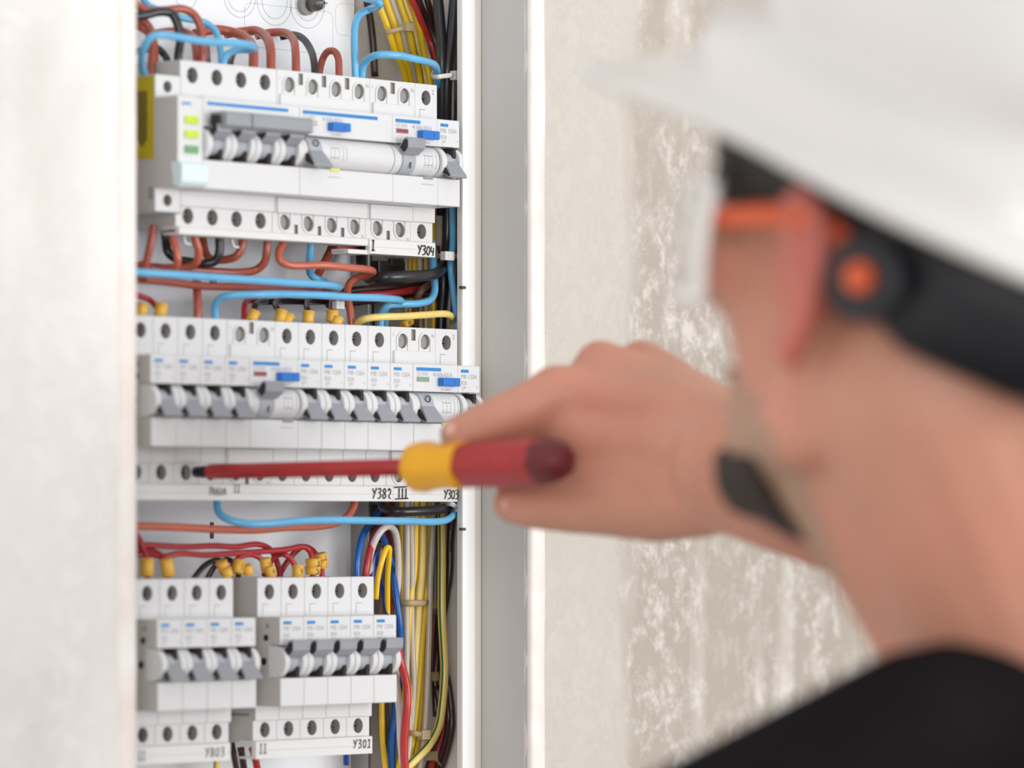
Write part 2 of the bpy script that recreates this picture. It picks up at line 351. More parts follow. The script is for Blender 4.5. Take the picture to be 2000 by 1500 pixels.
# clip bosses and grey plastic blocks seen between the rows
def blk(u0, v0, u1, v1, Y, th, name, m, bev=0.5):
    a = px(u0, v1, Y); b_ = px(u1, v0, Y); mb = MB(); mb.box(a.x, b_.x, Y, Y+th, a.z, b_.z); return mb.build(name, [m], cab, bev)
blk(740, 512, 792, 560, 84, 14, 'bracket_block', 'dark_steel'); blk(765, 506, 790, 520, 82, 3, 'bracket_block', 'dark_steel')
blk(704, 985, 760, 1060, 92, 7, 'bracket_block', 'dark_steel')
blk(902, 559, 910, 564, 31, 2, 'flange_slot', 'dark_peg', 0); blk(902, 1031, 910, 1036, 31, 2, 'flange_slot', 'dark_peg', 0)
blk(413, 1020, 418, 1052, 96, 4, 'clip_pin', 'dark_peg', 0.2); blk(412, 544, 424, 556, 96, 4, 'clip_pin', 'dark_peg', 0.2)
p = px(608, 8, 94)
sr = thing('retaining_screw', 'blackened cross-head screw holding the back plate, above the top row', 'screw', (p.x, p.y, p.z))
mb = MB(); mb.lathe((0, 3, 0), (0, -1, 0), [(0, 4.2, 0), (5, 4.2, 0), (8, 4.0, 0), (10.5, 3.0, 0), (11.5, 1.0, 0)], n=24)
mb.box(-0.5, 0.5, -9.5, -6, -2.6, 2.6, 1); mb.box(-2.6, 2.6, -9.5, -6, -0.5, 0.5, 1); mb.build('screw_head', ['dark_steel', 'rail_steel'], sr)
mb = MB(); mb.cyly(-2.4, -0.6, 5.4, 0, 2.9, 0); mb.build('washer', ['hole_plastic'], sr, 0.3)

# ------------------------------------------------------------------ modular devices
P_ = 17.1; HZ = 35.05; HX = 8.55; GAP = 0.12
ROWZ = (190.6, 62.4, -67.8); X0 = (-44.5, -28.7, -92.7)      # rail heights and the last hole of each row
def body_profile(top=42.3, bot=-41.5, nose=True):
    return [(76, 24), (70, top), (34, top), (34, 22.6), (18.3, 22.6), (18, 22.2), (18, 8.3), (25.5, 8.3), (25.5, -8.3), (17.6, -8.3), (17.6, -22.2), (18.0, -22.6),
            (35.4, -22.6), (35.4, -30.3), (37.2, -30.3), (37.2, bot), (70, bot), (76, -24)]
def screw(parent, x, z, y, cap=False):
    m = MB()
    if cap: m.cyly(x, z, 3.6, y, y+2, 0, 24, 3.6); m.build('screw_cap', ['cap_grey'], parent)
    else:
        m.cyly(x, z, 3.3, y, y+2, 0, 24); m.box(x-3.0, x+3.0, y-0.15, y+0.05, z-0.45, z+0.45, 1); m.box(x-3.0, x+3.0, y-0.5, y, z+0.45, z+0.75, 2)
        m.build('terminal_screw', ['screw_metal', 'screw_slot', 'rail_steel'], parent)
def lever_parts(m, x0, x1, up, cy=22.4, wide=1.6):
    s = 1 if up else -1
    # drum plus paddle; paddle section in (y,z)
    if up: sec = [(cy-4.6, 2.6), (cy-4.4, 6.0), (cy-9.0, 11.0), (cy-10.8, 11.0), (cy-11.6, 10.0), (cy-11.2, 5.8), (cy-7.4, 2.2)]
    else: sec = [(cy-4.8, 0.4), (cy-6.2, 0.8), (cy-11.6, -6.6), (cy-11.9, -7.6), (cy-10.8, -8.2), (cy-4.8, -5.4)]
    n = len(sec); vs = []
    for (y, z) in sec:
        t = min(1, max(0, (abs(z)-1)/5)); vs.append((x0-t*wide, y, z))
    for (y, z) in sec:
        t = min(1, max(0, (abs(z)-1)/5)); vs.append((x1+t*wide, y, z))
    m.add(vs, [tuple(range(n)), tuple(range(n, 2*n))[::-1]], 0); m.add(vs, [(i, (i+1) % n, (i+1) % n+n, i+n) for i in range(n)], 0)
    # shade of the hollow mouth, painted dark on the paddle's left cheek
    xh = x0-wide-0.04
    m.prism([(cy-5.4, 6.0), (cy-8.8, 10.2), (cy-10.7, 9.6), (cy-10.6, 5.8), (cy-7.6, 3.6)] if up else [(cy-5.2, -1.2), (cy-6.0, -1.0), (cy-11.0, -6.9), (cy-10.6, -7.6), (cy-5.2, -5.0)], xh-0.02, xh+1.0, 2)
def single_print(m, x, y, short, texts, z0=19.3):
    m.quadxz([(x+2.2, z0-0.5), (x+8.2, z0-0.5), (x+8.2, z0+1.1), (x+2.2, z0+1.1)], y, 0)
    m.quadxz([(x+9.6, z0-0.2), (x+15.6, z0-0.2), (x+15.6, z0+0.8), (x+9.6, z0+0.8)], y, 2)
    for (t, dx, z, s) in texts: m.text(t, x+dx, z, s, y, 1)
mat('print_faint', (214, 222, 230), 0.6, var=0.01)
def make_mcb(label, up=False):
    t = thing('circuit_breaker', label, 'circuit breaker'); w_ = P_-GAP
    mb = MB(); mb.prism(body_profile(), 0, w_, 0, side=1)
    o = mb.build('body', ['white_plastic', 'side_plastic_shaded', 'hole_plastic'], t)
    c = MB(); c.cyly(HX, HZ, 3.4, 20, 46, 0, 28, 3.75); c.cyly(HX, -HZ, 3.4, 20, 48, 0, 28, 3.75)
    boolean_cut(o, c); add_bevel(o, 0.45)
    for sx in (0.25, w_-3.7):
        m = MB(); m.cylx(22.4, 0, 8.0, sx, sx+3.45, 0, 36); m.build('toggle_cheek', ['white_plastic'], t, 0.4)
    m = MB(); m.cylx(22.4, 0, 5.6, 3.7, w_-3.7, 1, 28); m.box(10.9, w_-3.7, 17.2, 25, 2.5, 7.9, 2) if not up else m.box(10.9, w_-3.7, 17.2, 25, -7.9, -2.5, 2)  # dark block paints the shade in the gap beside the drum
    lever_parts(m, 3.9, w_-3.9, up)
    m.build('toggle', ['toggle_grey', 'drum_grey', 'toggle_hollow_shade'], t, 0.2)
    screw(t, HX, HZ, 38.5); screw(t, HX, -HZ, 41.5)
    m = MB(); single_print(m, 0, 17.93, False, [('MB 120A', 2.2, 15.6, 3.3), ('B20', 2.4, 12.4, 2.9), ('230V', 2.8, 10.4, 1.7), ('\u2261', 3.2, 8.9, 2.0), ('1-3', 13.6, 11, 1.5)])
    m.quadxz([(3.4, 28.6), (7.6, 28.6), (7.6, 28.9), (3.4, 28.9)], 33.93, 3); m.quadxz([(3.4, 23), (3.7, 23), (3.7, 28.9), (3.4, 28.9)], 33.93, 3)
    m.build('rating_print', ['mark_blue', 'print_grey', 'print_faint', 'line_grey'], t)
    m = MB()                                   # recess holes, their shade painted as dark discs, and clip marks, left cheek
    m.cylx(28, 12, 1.7, -0.12, 0.1, 0, 16); m.cylx(29.5, 0, 2.0, -0.12, 0.1, 0, 16); m.cylx(27, 18, 1.2, -0.1, 0.1, 1, 16)
    for z in (-24, -16): m.box(-0.1, 0.05, 42, 52, z, z+1.2, 1)
    m.box(-0.1, 0.05, 40, 54, -28, -26.6, 1); m.box(-0.1, 0.05, 40, 54, -13, -11.6, 1)
    m.build('case_recess_mark', ['screw_slot', 'hole_plastic'], t)
    return t
def make_multi(n, label, kind, name, cat, up=True, win='window_red', lever_x=4.2, short=False, first=True):
    """n modules wide: kind 'breaker' (n poles, tie bar) or 'rcd' (drum across, lever, test button)"""
    t = thing(name, label, cat); w_ = n*P_-GAP
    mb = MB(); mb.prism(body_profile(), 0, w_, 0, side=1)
    o = mb.build('body', ['white_plastic', 'side_plastic_shaded', 'hole_plastic'], t)
    c = MB()
    for k in range(n):
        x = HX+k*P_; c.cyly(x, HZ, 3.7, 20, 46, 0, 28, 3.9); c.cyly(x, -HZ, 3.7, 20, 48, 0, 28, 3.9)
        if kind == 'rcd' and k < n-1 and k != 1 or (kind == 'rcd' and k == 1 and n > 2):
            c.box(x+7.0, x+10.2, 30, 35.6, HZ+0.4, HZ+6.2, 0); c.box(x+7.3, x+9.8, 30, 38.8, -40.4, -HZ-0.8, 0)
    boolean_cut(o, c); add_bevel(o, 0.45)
    if kind == 'breaker':
        for k in range(n):
            for sx in (0.25, P_-GAP-3.7):
                m = MB(); m.cylx(22.4, 0, 8.0, k*P_+sx, k*P_+sx+3.45, 0, 36); m.build('toggle_cheek', ['white_plastic'], t, 0.4)
            m = MB(); m.cylx(22.4, 0, 5.6, k*P_+3.7, (k+1)*P_-3.8, 1, 28); m.box(k*P_+10.9, k*P_+P_-3.8, 17.2, 25, -7.9, -2.5, 2); lever_parts(m, k*P_+4, (k+1)*P_-4.1, True, wide=0.4)
            m.build('toggle', ['toggle_grey', 'drum_grey', 'toggle_hollow_shade'], t, 0.2)
        m = MB(); xa, xb, xc = 5.5, 23, w_-2.0
        for (a, b2, th) in ((xa, xb, 0), (xb+0.5, 50, 0.5), (50, xc, 0.2)):
            m.prism([(20.5, 10), (18.5, 15.6), (8.0-th, 15.6), (6.6-th, 14), (6.6-th, 8.6), (12, 7.0), (17, 6.4)], a, b2, 0)
        m.prism([(16, 9), (15.5, 14), (11.0, 14), (10.4, 9.5)], xa-2.4, xa+0.1, 1)
        m.build('tie_bar', ['toggle_grey', 'toggle_hollow_shade'], t, 0.5)
        m = MB(); m.quadxz([(3, 19.0), (w_-8, 19.0), (w_-8, 20.7), (3, 20.7)], 17.93, 0); m.build('rating_print', ['mark_blue'], t)
        for k in range(n): screw(t, HX+k*P_, HZ, 38.5); screw(t, HX+k*P_, -HZ, 41.5)
    else:
        m = MB(); m.cylx(24.3, 0, 8.1, 0.3, w_-0.3, 0, 48); m.build('drum_housing', ['white_plastic'], t, 0.3)
        lx = lever_x
        m = MB(); m.cylx(24.0, 0, 8.75, lx, lx+9.5, 1, 40); lever_parts(m, lx, lx+9.5, up, 21.6, 1.8)
        m.build('toggle', ['toggle_grey', 'drum_grey', 'toggle_hollow_shade'], t, 0.2)
        m = MB(); s = -1 if up else 1
        if up: m.tube([(lx+5, 14.9, -1.5), (lx+4.8, 15.3, -4.8)], 0.35, 0, 6, sub=1)
        else:
            m.tube([(lx+5.0+1.9*math.cos(a*0.7854), 15.6+0.15*(1+math.sin(a*0.7854)), 4.4+1.7*math.sin(a*0.7854)) for a in range(9)], 0.3, 0, 6, sub=1)
        m.build('position_mark', ['screw_slot'], t)
        bx = w_-15.2 if n == 2 else 20.5
        m = MB(); m.box(bx, bx+12.8, 13.8, 18.2, 11.3, 15.7, 0); m.quadxz([(bx+8.2, 12.4), (bx+8.6, 12.4), (bx+8.6, 14.6), (bx+8.2, 14.6)], 13.75, 1)
        m.build('test_button', ['button_blue', 'deep_line'], t, 0.4)
        wx = 2.6 if n == 2 else 3.2
        m = MB(); m.box(wx, wx+9.2, 17.7, 18.1, 13.4, 15.9, 0); m.box(wx+0.5, wx+8.7, 17.6, 18.1, 13.8, 15.5, 1); m.build('status_window', ['line_grey', win], t)
        dx = lx+20 if n == 2 else 24
        m = MB(); m.box(dx-2.5, dx+4.5, 17.0, 18, -9.4, -7.6, 0); m.build('fault_indicator', ['window_yellow' if not up or n > 2 else 'line_grey'], t, 0.2)
        m = MB(); e = w_-13 if n == 2 else w_-11
        m.quadxz([(2.2, 19.0), (e, 19.0), (e, 20.8), (2.2, 20.8)], 17.93, 0); m.quadxz([(e+1.5, 19.3), (w_-2.5, 19.3), (w_-2.5, 20.4), (e+1.5, 20.4)], 17.93, 2)
        m.text('CD 241U', 2.4, 16.5, 3.0, 17.93, 1, 0.74); m.text('40 A/I\u0394n 0,03 A', bx-4, 16.3, 3.0, 17.93, 1, 0.74); m.text('Test regulary', bx+2, 9.3, 1.4, 17.93, 1)
        m.text('Earth fault breaker', dx-4, -12.4, 1.2, 17.55, 1)
        # little wiring diagram on the drum
        for (a, b2, z0, z1) in ((dx-3, dx-2.6, -5, 5), (dx, dx+.4, -5, 5), (dx+3, dx+3.4, -5, 5), (dx-3, dx+3.4, 2.4, 2.8), (dx-3, dx+3.4, -2.4, -2), (dx+6, dx+6.4, -4, 4), (dx+8.6, dx+9, -4, 4)):
            pts = []
            for q in range(6):
                z = z0+(z1-z0)*q/5; y = 24.3-math.sqrt(max(0, 8.1**2-z*z))-0.05
                pts += [(a, y, z), (b2, y, z)]
            m.add(pts, [(2*q, 2*q+1, 2*q+3, 2*q+2) for q in range(5)], 1)
        m.build('rating_print', ['mark_blue', 'print_grey', 'print_faint'], t)
        for k in range(n):
            x = HX+k*P_
            screw(t, x, HZ, 35.6, True); screw(t, x, -HZ, 39.2, True)
        for k in range(n):                     # raised collars around the capped screws, and the cover plates below them
            x = HX+k*P_
            for zz, yy, sg in ((HZ, 34, 1), (-HZ, 37.2, -1)):
                ang = [math.radians(a) for a in range(-20, 201, 20)]; o1 = [(x+4.9*math.cos(a), zz+sg*4.9*math.sin(a)) for a in ang]; i1 = [(x+3.8*math.cos(a), zz+sg*3.9*math.sin(a)) for a in ang]
                o1 = [(x+4.9, zz-sg*5.2)]+o1+[(x-4.9, zz-sg*5.2)]; i1 = [(x+3.8, zz-sg*5.2)]+i1+[(x-3.8, zz-sg*5.2)]
                nn = len(o1); vs = [(a, yy-0.7, b3) for a, b3 in o1]+[(a, yy-0.7, b3) for a, b3 in i1]+[(a, yy+0.3, b3) for a, b3 in o1]+[(a, yy+0.3, b3) for a, b3 in i1]
                fs = []
                for q in range(nn-1): fs += [(q, q+1, nn+q+1, nn+q), (q, 2*nn+q, 2*nn+q+1, q+1), (nn+q, nn+q+1, 3*nn+q+1, 3*nn+q)]
                m = MB(); m.add(vs, fs, 0); m.build('screw_collar', ['white_plastic'], t)
        m = MB(); m.box(1.3, w_-1.6, 32.4, 34.4, 22.6, 29.9, 0)
        m.build('terminal_cover', ['white_plastic'], t, 0.25)
        m = MB(); m.box(0.8, w_-1.6, 34.0, 36, -30.4, -22.8, 0); m.build('lower_cover', ['white_plastic'], t, 0.25)
        m = MB(); m.text('N', w_-3.2, HZ+2.2, 2.8, 33.93, 0); m.text('1', 1.2, HZ+2.2, 2.6, 33.93, 0); m.text('N', w_-3.2, -HZ-5.4, 2.4, 37.13, 0); m.build('terminal_print', ['line_grey'], t)
    return t
mat('deep_line', (20, 60, 120), 0.5)

def left(row, k): return X0[row]-k*P_-HX            # left edge of the k-th module from the right
POS = ['rightmost', 'second from right', 'third from right', 'fourth from right', 'fifth from right']
# row 1
mcb = make_mcb('white one-module breaker at the right end of the top row, grey toggle down'); mcb.location = Vector((left(0, 0), 0, ROWZ[0]))/1000
rcdA = make_multi(2, 'two-module residual current switch in the top row, red window, toggle up', 'rcd', 'residual_current_device', 'circuit breaker', True, 'window_red', 5.5)
rcdA.location = Vector((left(0, 2), 0, ROWZ[0]))/1000
rcdB = make_multi(4, 'wide residual current switch in the middle of the top row, toggle down', 'rcd', 'residual_current_device', 'circuit breaker', False, 'window_clear', 4.5)
rcdB.location = Vector((left(0, 6), 0, ROWZ[0]))/1000
brk = make_multi(4, 'four-pole breaker in the top row with one long grey tie bar over its toggles', 'breaker', 'four_pole_breaker', 'circuit breaker')
brk.location = Vector((left(0, 10), 0, ROWZ[0]))/1000
# '2' and slot mark beside the screw of each right-hand end breaker
for t in (mcb,):
    m = MB(); m.text('2', 12.9, HZ+2.0, 3.6, 33.93, 0); m.build('terminal_print', ['line_grey'], t)
# surge arrester / indicator module
t = thing('surge_arrester', 'narrow indicator module with lime windows and yellow side sticker, top row left', 'indicator module', (left(0, 11), 0, ROWZ[0]))
mb = MB(); w_ = P_-GAP
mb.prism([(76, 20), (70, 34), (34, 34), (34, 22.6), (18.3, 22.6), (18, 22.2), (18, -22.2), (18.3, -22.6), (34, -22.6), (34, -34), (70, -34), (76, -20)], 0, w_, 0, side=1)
o = mb.build('body', ['white_plastic', 'side_plastic_shaded', 'hole_plastic'], t); c = MB(); c.cyly(HX, 28.2, 2.8, 20, 46); c.cyly(HX, -28.2, 2.8, 20, 46); boolean_cut(o, c); add_bevel(o, 0.5)
for z in (28.2, -28.2):
    m = MB(); m.cyly(HX, z, 2.7, 38, 40, 0, 20); m.build('terminal_screw', ['screw_metal'], t)
for z, mm in ((10.3, 'led_lime'), (3.2, 'led_lime'), (-4.3, 'led_green')):
    m = MB(); m.box(4.6, 13.4, 16.9, 18.2, z-1.4, z+2.4); m.build('indicator_window', [mm], t, 0.3)
m = MB(); m.quadxz([(2.5, 18.2), (9, 18.2), (9, 19.4), (2.5, 19.4)], 17.93, 0); m.quadxz([(9.2, 18.3), (14.6, 18.3), (14.6, 19.3), (9.2, 19.3)], 17.93, 1); m.build('rating_print', ['mark_blue', 'print_faint'], t)
m = MB(); m.prism([(22, -10.2), (15.2, -10.4), (14.2, -12), (14.2, -19.5), (15.4, -21.6), (20, -22.3)], -0.9, w_+0.1, 0); m.build('clear_cap', ['cap_clear'], t, 0.7)
m = MB(); m.prism([(35.0, 33.2), (52, 33.2), (52, -8), (35.0, -8)], -0.25, -0.02, 0); m.prism([(39.5, 26), (47, 26), (47, 2), (43, -2), (39.5, 2)], -0.3, -0.24, 1)
m.build('warning_sticker', ['sticker_yellow', 'sticker_print'], t)
m = MB(); m.box(-0.1, 0.1, 36, 38.5, -28, -22, 0); m.build('latch_mark', ['hole_plastic'], t)
# row 2: MCB, RCD2, 5 MCB, RCD2, 4 MCB (+ one hidden edge module)
m2 = copy_tree(mcb, (left(1, 0), 0, ROWZ[1]), 'white one-module breaker at the right end of the middle row, behind the fingertip')
m = MB()
rcdC = make_multi(2, 'two-module residual current switch in the middle row, green window, toggle down', 'rcd', 'residual_current_device', 'circuit breaker', False, 'window_green', 3.6)
rcdC.location = Vector((left(1, 2), 0, ROWZ[1]))/1000
mcbd = make_mcb('breaker of the middle row left of the green-window switch, toggle down'); mcbd.location = Vector((left(1, 3), 0, ROWZ[1]))/1000
names5 = ['', 'second', 'third', 'fourth', 'fifth']
for k in range(1, 5):
    copy_tree(mcbd, (left(1, 3+k), 0, ROWZ[1]), 'breaker of the middle row, %s to the left of the green-window switch' % names5[k])
rcdD = copy_tree(rcdA, (left(1, 9), 0, ROWZ[1]), 'two-module residual current switch in the middle row, pale window, blurred, toggle up')
for k in range(4):
    copy_tree(mcbd, (left(1, 10+k), 0, ROWZ[1]), 'blurred breaker of the middle row, %s left of the toggle-up switch' % (['first', 'second', 'third', 'fourth', 'fifth'][k]))
# row 3
for k in range(5):
    if k == 0:
        mcbu = make_mcb('rightmost breaker of the bottom row, toggle up, beside the blue wire', True); mcbu.location = Vector((left(2, 0), 0, ROWZ[2]))/1000
    else: copy_tree(mcbu, (left(2, k), 0, ROWZ[2]), 'toggle-up breaker of the bottom row, %s from its right end' % names5[k])
for k in range(4):
    copy_tree(mcbd, (left(2, 6+k), 0, ROWZ[2]), 'toggle-down breaker of the bottom row, %s left of the gap' % (['first', 'second', 'third', 'fourth', 'fifth'][k]))

# ------------------------------------------------------------------ marked cover strips under the rows
GLY = {'Y': [[(0, 1), (.42, .5)], [(.8, 1.05), (.2, 0)]], '3': [[(.05, .9), (.5, 1), (.7, .78), (.3, .55), (.68, .42), (.6, .1), (.1, 0)]],
       '0': [[(.4, .95), (.1, .7), (.1, .25), (.4, 0), (.7, .3), (.65, .8), (.4, .95)]], '4': [[(.15, .95), (.05, .45), (.7, .4)], [(.6, .8), (.55, -.05)]],
       '2': [[(.05, .75), (.3, 1), (.6, .8), (.55, .5), (.3, .3), (.35, .1), (.65, .0)]], '1': [[(.1, .8), (.4, 1), (.35, 0)], [(0, 0), (.7, 0.05)]],
       '8': [[(.4, .5), (.1, .75), (.4, 1), (.65, .75), (.4, .5), (.05, .25), (.35, 0), (.7, .25), (.4, .5)]], 'I': [[(.1, 1), (.5, .95)], [(.35, .97), (.35, .03)], [(.1, .0), (.7, .04)]],
       '|': [[(.2, 1), (.25, 0)]], 'T': [[(0, .95), (.7, 1)], [(.1, .95), (.05, 0)], [(.6, 1), (.6, .1)]], 'U': [[(.1, .9), (.15, .1), (.5, .05), (.6, .8)]], 'A': [[(.05, 0), (.4, .9), (.7, 0)], [(.2, .4), (.6, .4)]],
       '6': [[(.5, 1), (.1, .6), (.1, .15), (.5, 0), (.6, .4), (.15, .5)]], ' ': [], 'E': [[(.1, 0), (.1, 1), (.6, 1)], [(.1, .5), (.5, .5)], [(.1, 0), (.65, 0)]]}
def scribble(m, txt, x, z, h, y, r=0.28, lean=0.1, adv=0.85, wd=0.7):
    for ch in txt:
        for st in GLY[ch]:
            pts = [(x+wd*h*(a+lean*b2), y, z+h*b2) for a, b2 in st]
            m.tube(pts, 0.12, 0, 6, sub=4 if len(pts) > 2 else 1, width=r)
        x += adv*h*wd
def strip(row, u0, u1, z0, z1, y, label, marks, dep=12, ridge=True, th=None):
    xa = px(u0, 500, y).x; xb = px(u1, 500, y).x; rz = ROWZ[row]
    t = thing('cover_strip', label, 'label strip', (xa, 0, rz)); m = MB(); L_ = xb-xa
    m.prism([(y, z0), (y, z1), (y+2.5, z1+0.3), (y+dep, z1+0.3), (y+dep, z1-1), (y+3, z1-1), (y+3, z0+1), (y+dep, z0+1), (y+dep, z0)], 0, L_, 0)
    if ridge: m.box(0.3, L_-0.3, y-0.5, y+0.2, (z0+z1)/2-0.25, (z0+z1)/2+0.15, 0)
    m.build('strip_body', ['strip_white'], t, 0.4)
    if marks:
        for (txt, u, zz, h, kw) in marks:
            m = MB(); scribble(m, txt, px(u, 500, y).x-xa, zz, h, y-0.5, **kw); m.build('handwriting', ['ink'], t)
    return t
K = dict(r=0.3)
strip(0, 350, 722, -44.6, -40.9, 34.2, 'narrow white cover strip under the left part of the top row', [], 12, False)
strip(0, 722, 850, -48.6, -41.0, 33.2, 'white cover strip under the top row, handwritten I and Y304', [('I', 724, -47.0, 5.4, dict(r=0.42)), ('Y304', 815, -47.6, 4.9, dict(r=0.36, adv=0.95))])
t = strip(0, 680, 722, -49.0, -46.8, 34.6, 'torn lip of white strip below the top row, left of the I mark', [], 12, False)
m = MB(); m.prism([(35, -43.4), (36, -42.4), (44, -43), (44, -44)], 3, 16.5, 0); m.box(2.5, 16.5, 44, 46, -48, -43, 1); m.build('torn_edge', ['strip_white', 'darkslot'] if 'darkslot' in MATS else ['strip_white', 'wire_brown'], t, 0.2)
strip(1, 235, 768, -48.9, -41.0, 33.2, 'long white cover strip under the middle row, Y302 at its right end', [('TU6UA', 408, -46.2, 4.0, dict(r=0.2)), ('II', 455, -45.0, 4.2, dict(r=0.2)), ('Y382', 726, -47.4, 5.2, dict(r=0.34, adv=1.05))])
t = strip(1, 768, 893, -48.9, -41.0, 33.0, 'short white cover strip under the middle row, handwritten III and Y303', [('|||', 776, -47.0, 5.0, dict(r=0.4, adv=0.75)), ('Y303', 866, -47.4, 4.8, dict(r=0.3))])
m = MB(); xa = px(768, 500, 33).x
for z, a, b2 in ((-41.6, 770, 795), (-47.6, 772, 797)): m.tube([(px(a, 500, 32.5).x-xa, 32.4, z), (px(b2, 500, 32.5).x-xa, 32.4, z+0.4)], 0.12, 0, 6, sub=1, width=0.36)
m.build('numeral_bar', ['ink'], t)
strip(2, 235, 450, -49.5, -40.6, 33.2, 'white cover strip under the toggle-down bottom breakers, blurred handwriting', [('II', 268, -47.2, 4.6, dict(r=0.2)), ('Y803', 400, -47.2, 4.6, dict(r=0.2, adv=1.1))])
strip(2, 500, 727, -49.5, -40.6, 33.2, 'white cover strip under the toggle-up bottom breakers, handwritten Y301', [('II', 505, -46.8, 5.0, dict(r=0.24)), ('Y301', 689, -46.4, 4.4, dict(r=0.26, adv=1.15))])

# ------------------------------------------------------------------ wires: (u, v, depth mm) stations
def inside(p, r, xm=7.0):       # keep a station within the cabinet's right side
    u, v, y = p; q = px(u, v, y)
    while q.x > xm-r and y > 30: y -= 1.0; q = px(u, v, y)
    return q
def wire(name_col, r, pts, label, stripe=None, group=None, name=None, sub=6):
    W = [inside(p, r) for p in pts]; o_ = W[0]; m = MB(); m.tube([p-o_ for p in W], r, 0, 12, 1 if stripe else None, sub)
    o = m.build(name or 'insulated_wire', ['wire_'+name_col]+(['wire_'+stripe] if stripe else []), None, 0, o_)
    tag(o, label, 'wire', group); return o
# above the top row
wire('blue', 1.75, [(268,-40,66),(276,-8,66),(290,10,64),(318,22,64),(360,36,62),(400,44,60),(420,60,56),(429,88,52),(432,120,48),(432,165,47)], 'mid blue wire curving down behind the front blue bridge, top row')
wire('brown', 2.15, [(250,-14,60),(268,10,58),(288,20,56),(320,20,54),(358,18,52),(380,30,50),(392,56,48),(395,90,47),(393,165,47)], 'brown wire looping highest over the top row at left')
wire('black', 2.3, [(250,34,56),(285,29,54),(312,23,52),(335,27,50),(347,48,48),(352,78,47),(348,110,47),(346,160,47)], 'thick black wire bent over the left end of the top row')
wire('brown', 2.1, [(250,32,62),(276,38,60),(290,52,58),(298,72,56),(298,96,54),(294,150,52)], 'faded brown wire at the left wall edge, bent over the indicator module')
wire('orange', 2.1, [(250,46,68),(268,50,66),(290,64,64),(300,84,62),(302,112,60),(300,150,58)], 'orange-brown wire just below the faded one at the left wall edge')
wire('black', 1.9, [(250,104,74),(280,98,72),(306,94,70),(320,106,68),(327,120,64),(330,160,60)], 'small black wire arc low behind the front blue bridge')
wire('brown', 2.0, [(288,68,76),(330,61,74),(360,62,70),(376,72,64),(382,96,56),(384,120,52),(384,160,50)], 'dark brown wire rising between the black wire and the top brown loop')
wire('brown', 2.5, [(380,66,82),(420,58,80),(455,63,74),(482,75,64),(494,96,54),(495,125,49),(492,170,47)], 'thick brown wire passing behind the right tip of the blue bridge')
wire('brown', 2.45, [(440,66,86),(475,62,82),(500,60,76),(519,72,66),(528,95,56),(529,130,50),(528,175,47)], 'brown wire arch over the fourth screw of the top row')
wire('brown', 2.2, [(500,70,88),(528,64,84),(556,64,76),(572,76,66),(577,100,56),(578,135,50),(577,180,47)], 'brown wire arch left of the glossy black wire, top row')
wire('black', 1.95, [(548,72,92),(572,68,86),(592,76,76),(606,96,66),(613,120,56),(615,145,50),(615,185,47)], 'glossy black wire arch beside the small brown loop, top row')
wire('brown', 1.9, [(618,180,66),(624,140,66),(630,116,66),(640,101,62),(652,100,58),(660,112,54),(662,138,50),(661,190,47)], 'small brown wire loop left of the tall blue wire, top row')
wire('darkbrown', 1.7, [(476,90,84),(462,96,78),(454,108,66),(450,125,56),(449,165,50)], 'short dark brown wire hidden behind the tip of the blue bridge')
wire('darkred', 1.8, [(402,86,78),(404,104,70),(405,125,60),(405,165,54)], 'dark red wire between the blue and brown drops, top row left')
wire('blue', 1.95, [(286,156,48),(281,142,45),(277,118,36),(282,90,28),(296,72,24),(315,68,22),(350,73,22),(400,81,22),(450,84,22),(484,87,24),(497,92,30),(490,97,42),(468,97,48),(447,104,48),(437,118,47),(435,165,47)], 'light blue wire bridge in front of the top row, bent at both ends')
wire('blue', 1.95, [(690,-16,62),(712,-4,50),(730,1,40),(741,6,36),(738,13,42),(722,18,52),(704,28,54),(694,48,52),(692,80,49),(693,115,47),(697,200,47)], 'tall light blue wire with a hooked tip above the top row')
wire('blue', 1.95, [(706,200,47),(707,150,46),(711,126,44),(724,112,38),(742,107,32),(775,108,28),(805,114,28),(832,120,30),(849,127,36),(854,142,44),(854,175,56),(853,210,62)], 'light blue wire arching over to the upper right cable tie')
wire('darkbrown', 2.0, [(712,-20,94),(722,30,94),(728,80,94),(732,150,94)], 'dark brown wire standing behind the tall blue wire')
# right hand shaft, upper section
for i, (ua, ub, c, st, lb) in enumerate(((738, 794, 'yellow', None, 'outermost left yellow wire of the slanting upper bundle'), (754, 803, 'yellow', None, 'yellow wire left of the grey-white one, upper bundle'),
        (765, 811, 'beige', None, 'grey-white wire inside the slanting yellow upper bundle'), (780, 822, 'yellow', None, 'bright yellow wire right of the grey-white one, upper bundle'),
        (789, 832, 'pale', 'green', 'yellow wire with green stripe in the slanting upper bundle'), (801, 842, 'yellow', None, 'outermost right yellow wire of the slanting upper bundle'))):
    wire(c, 1.75, [(ua-14,-60,80),(ua,0,78),(ua+12+(ub-ua)*.12,52,76),((ua+ub)/2+6,100,78),(ub-5,140,82),(ub+3,200,86),(ub+6,330,88)], lb, st)
wire('redb', 1.8, [(795,-20,74),(812,15,73),(826,50,74),(840,80,76),(852,108,78),(862,160,82)], 'bright red wire beside the slanting yellow bundle')
wire('darkred', 1.8, [(815,20,84),(832,60,84),(844,100,84),(852,130,86),(856,180,88)], 'darker red wire just under the bright red one')
wire('darkbrown', 1.9, [(812,-20,72),(822,12,72),(834,38,74),(850,80,80),(862,130,86)], 'twisted shiny dark brown wire, left of a similar one')
wire('darkbrown', 1.9, [(830,-20,70),(838,12,70),(850,42,74),(862,90,80),(870,140,86)], 'twisted shiny dark brown wire, next to the thick black ones')
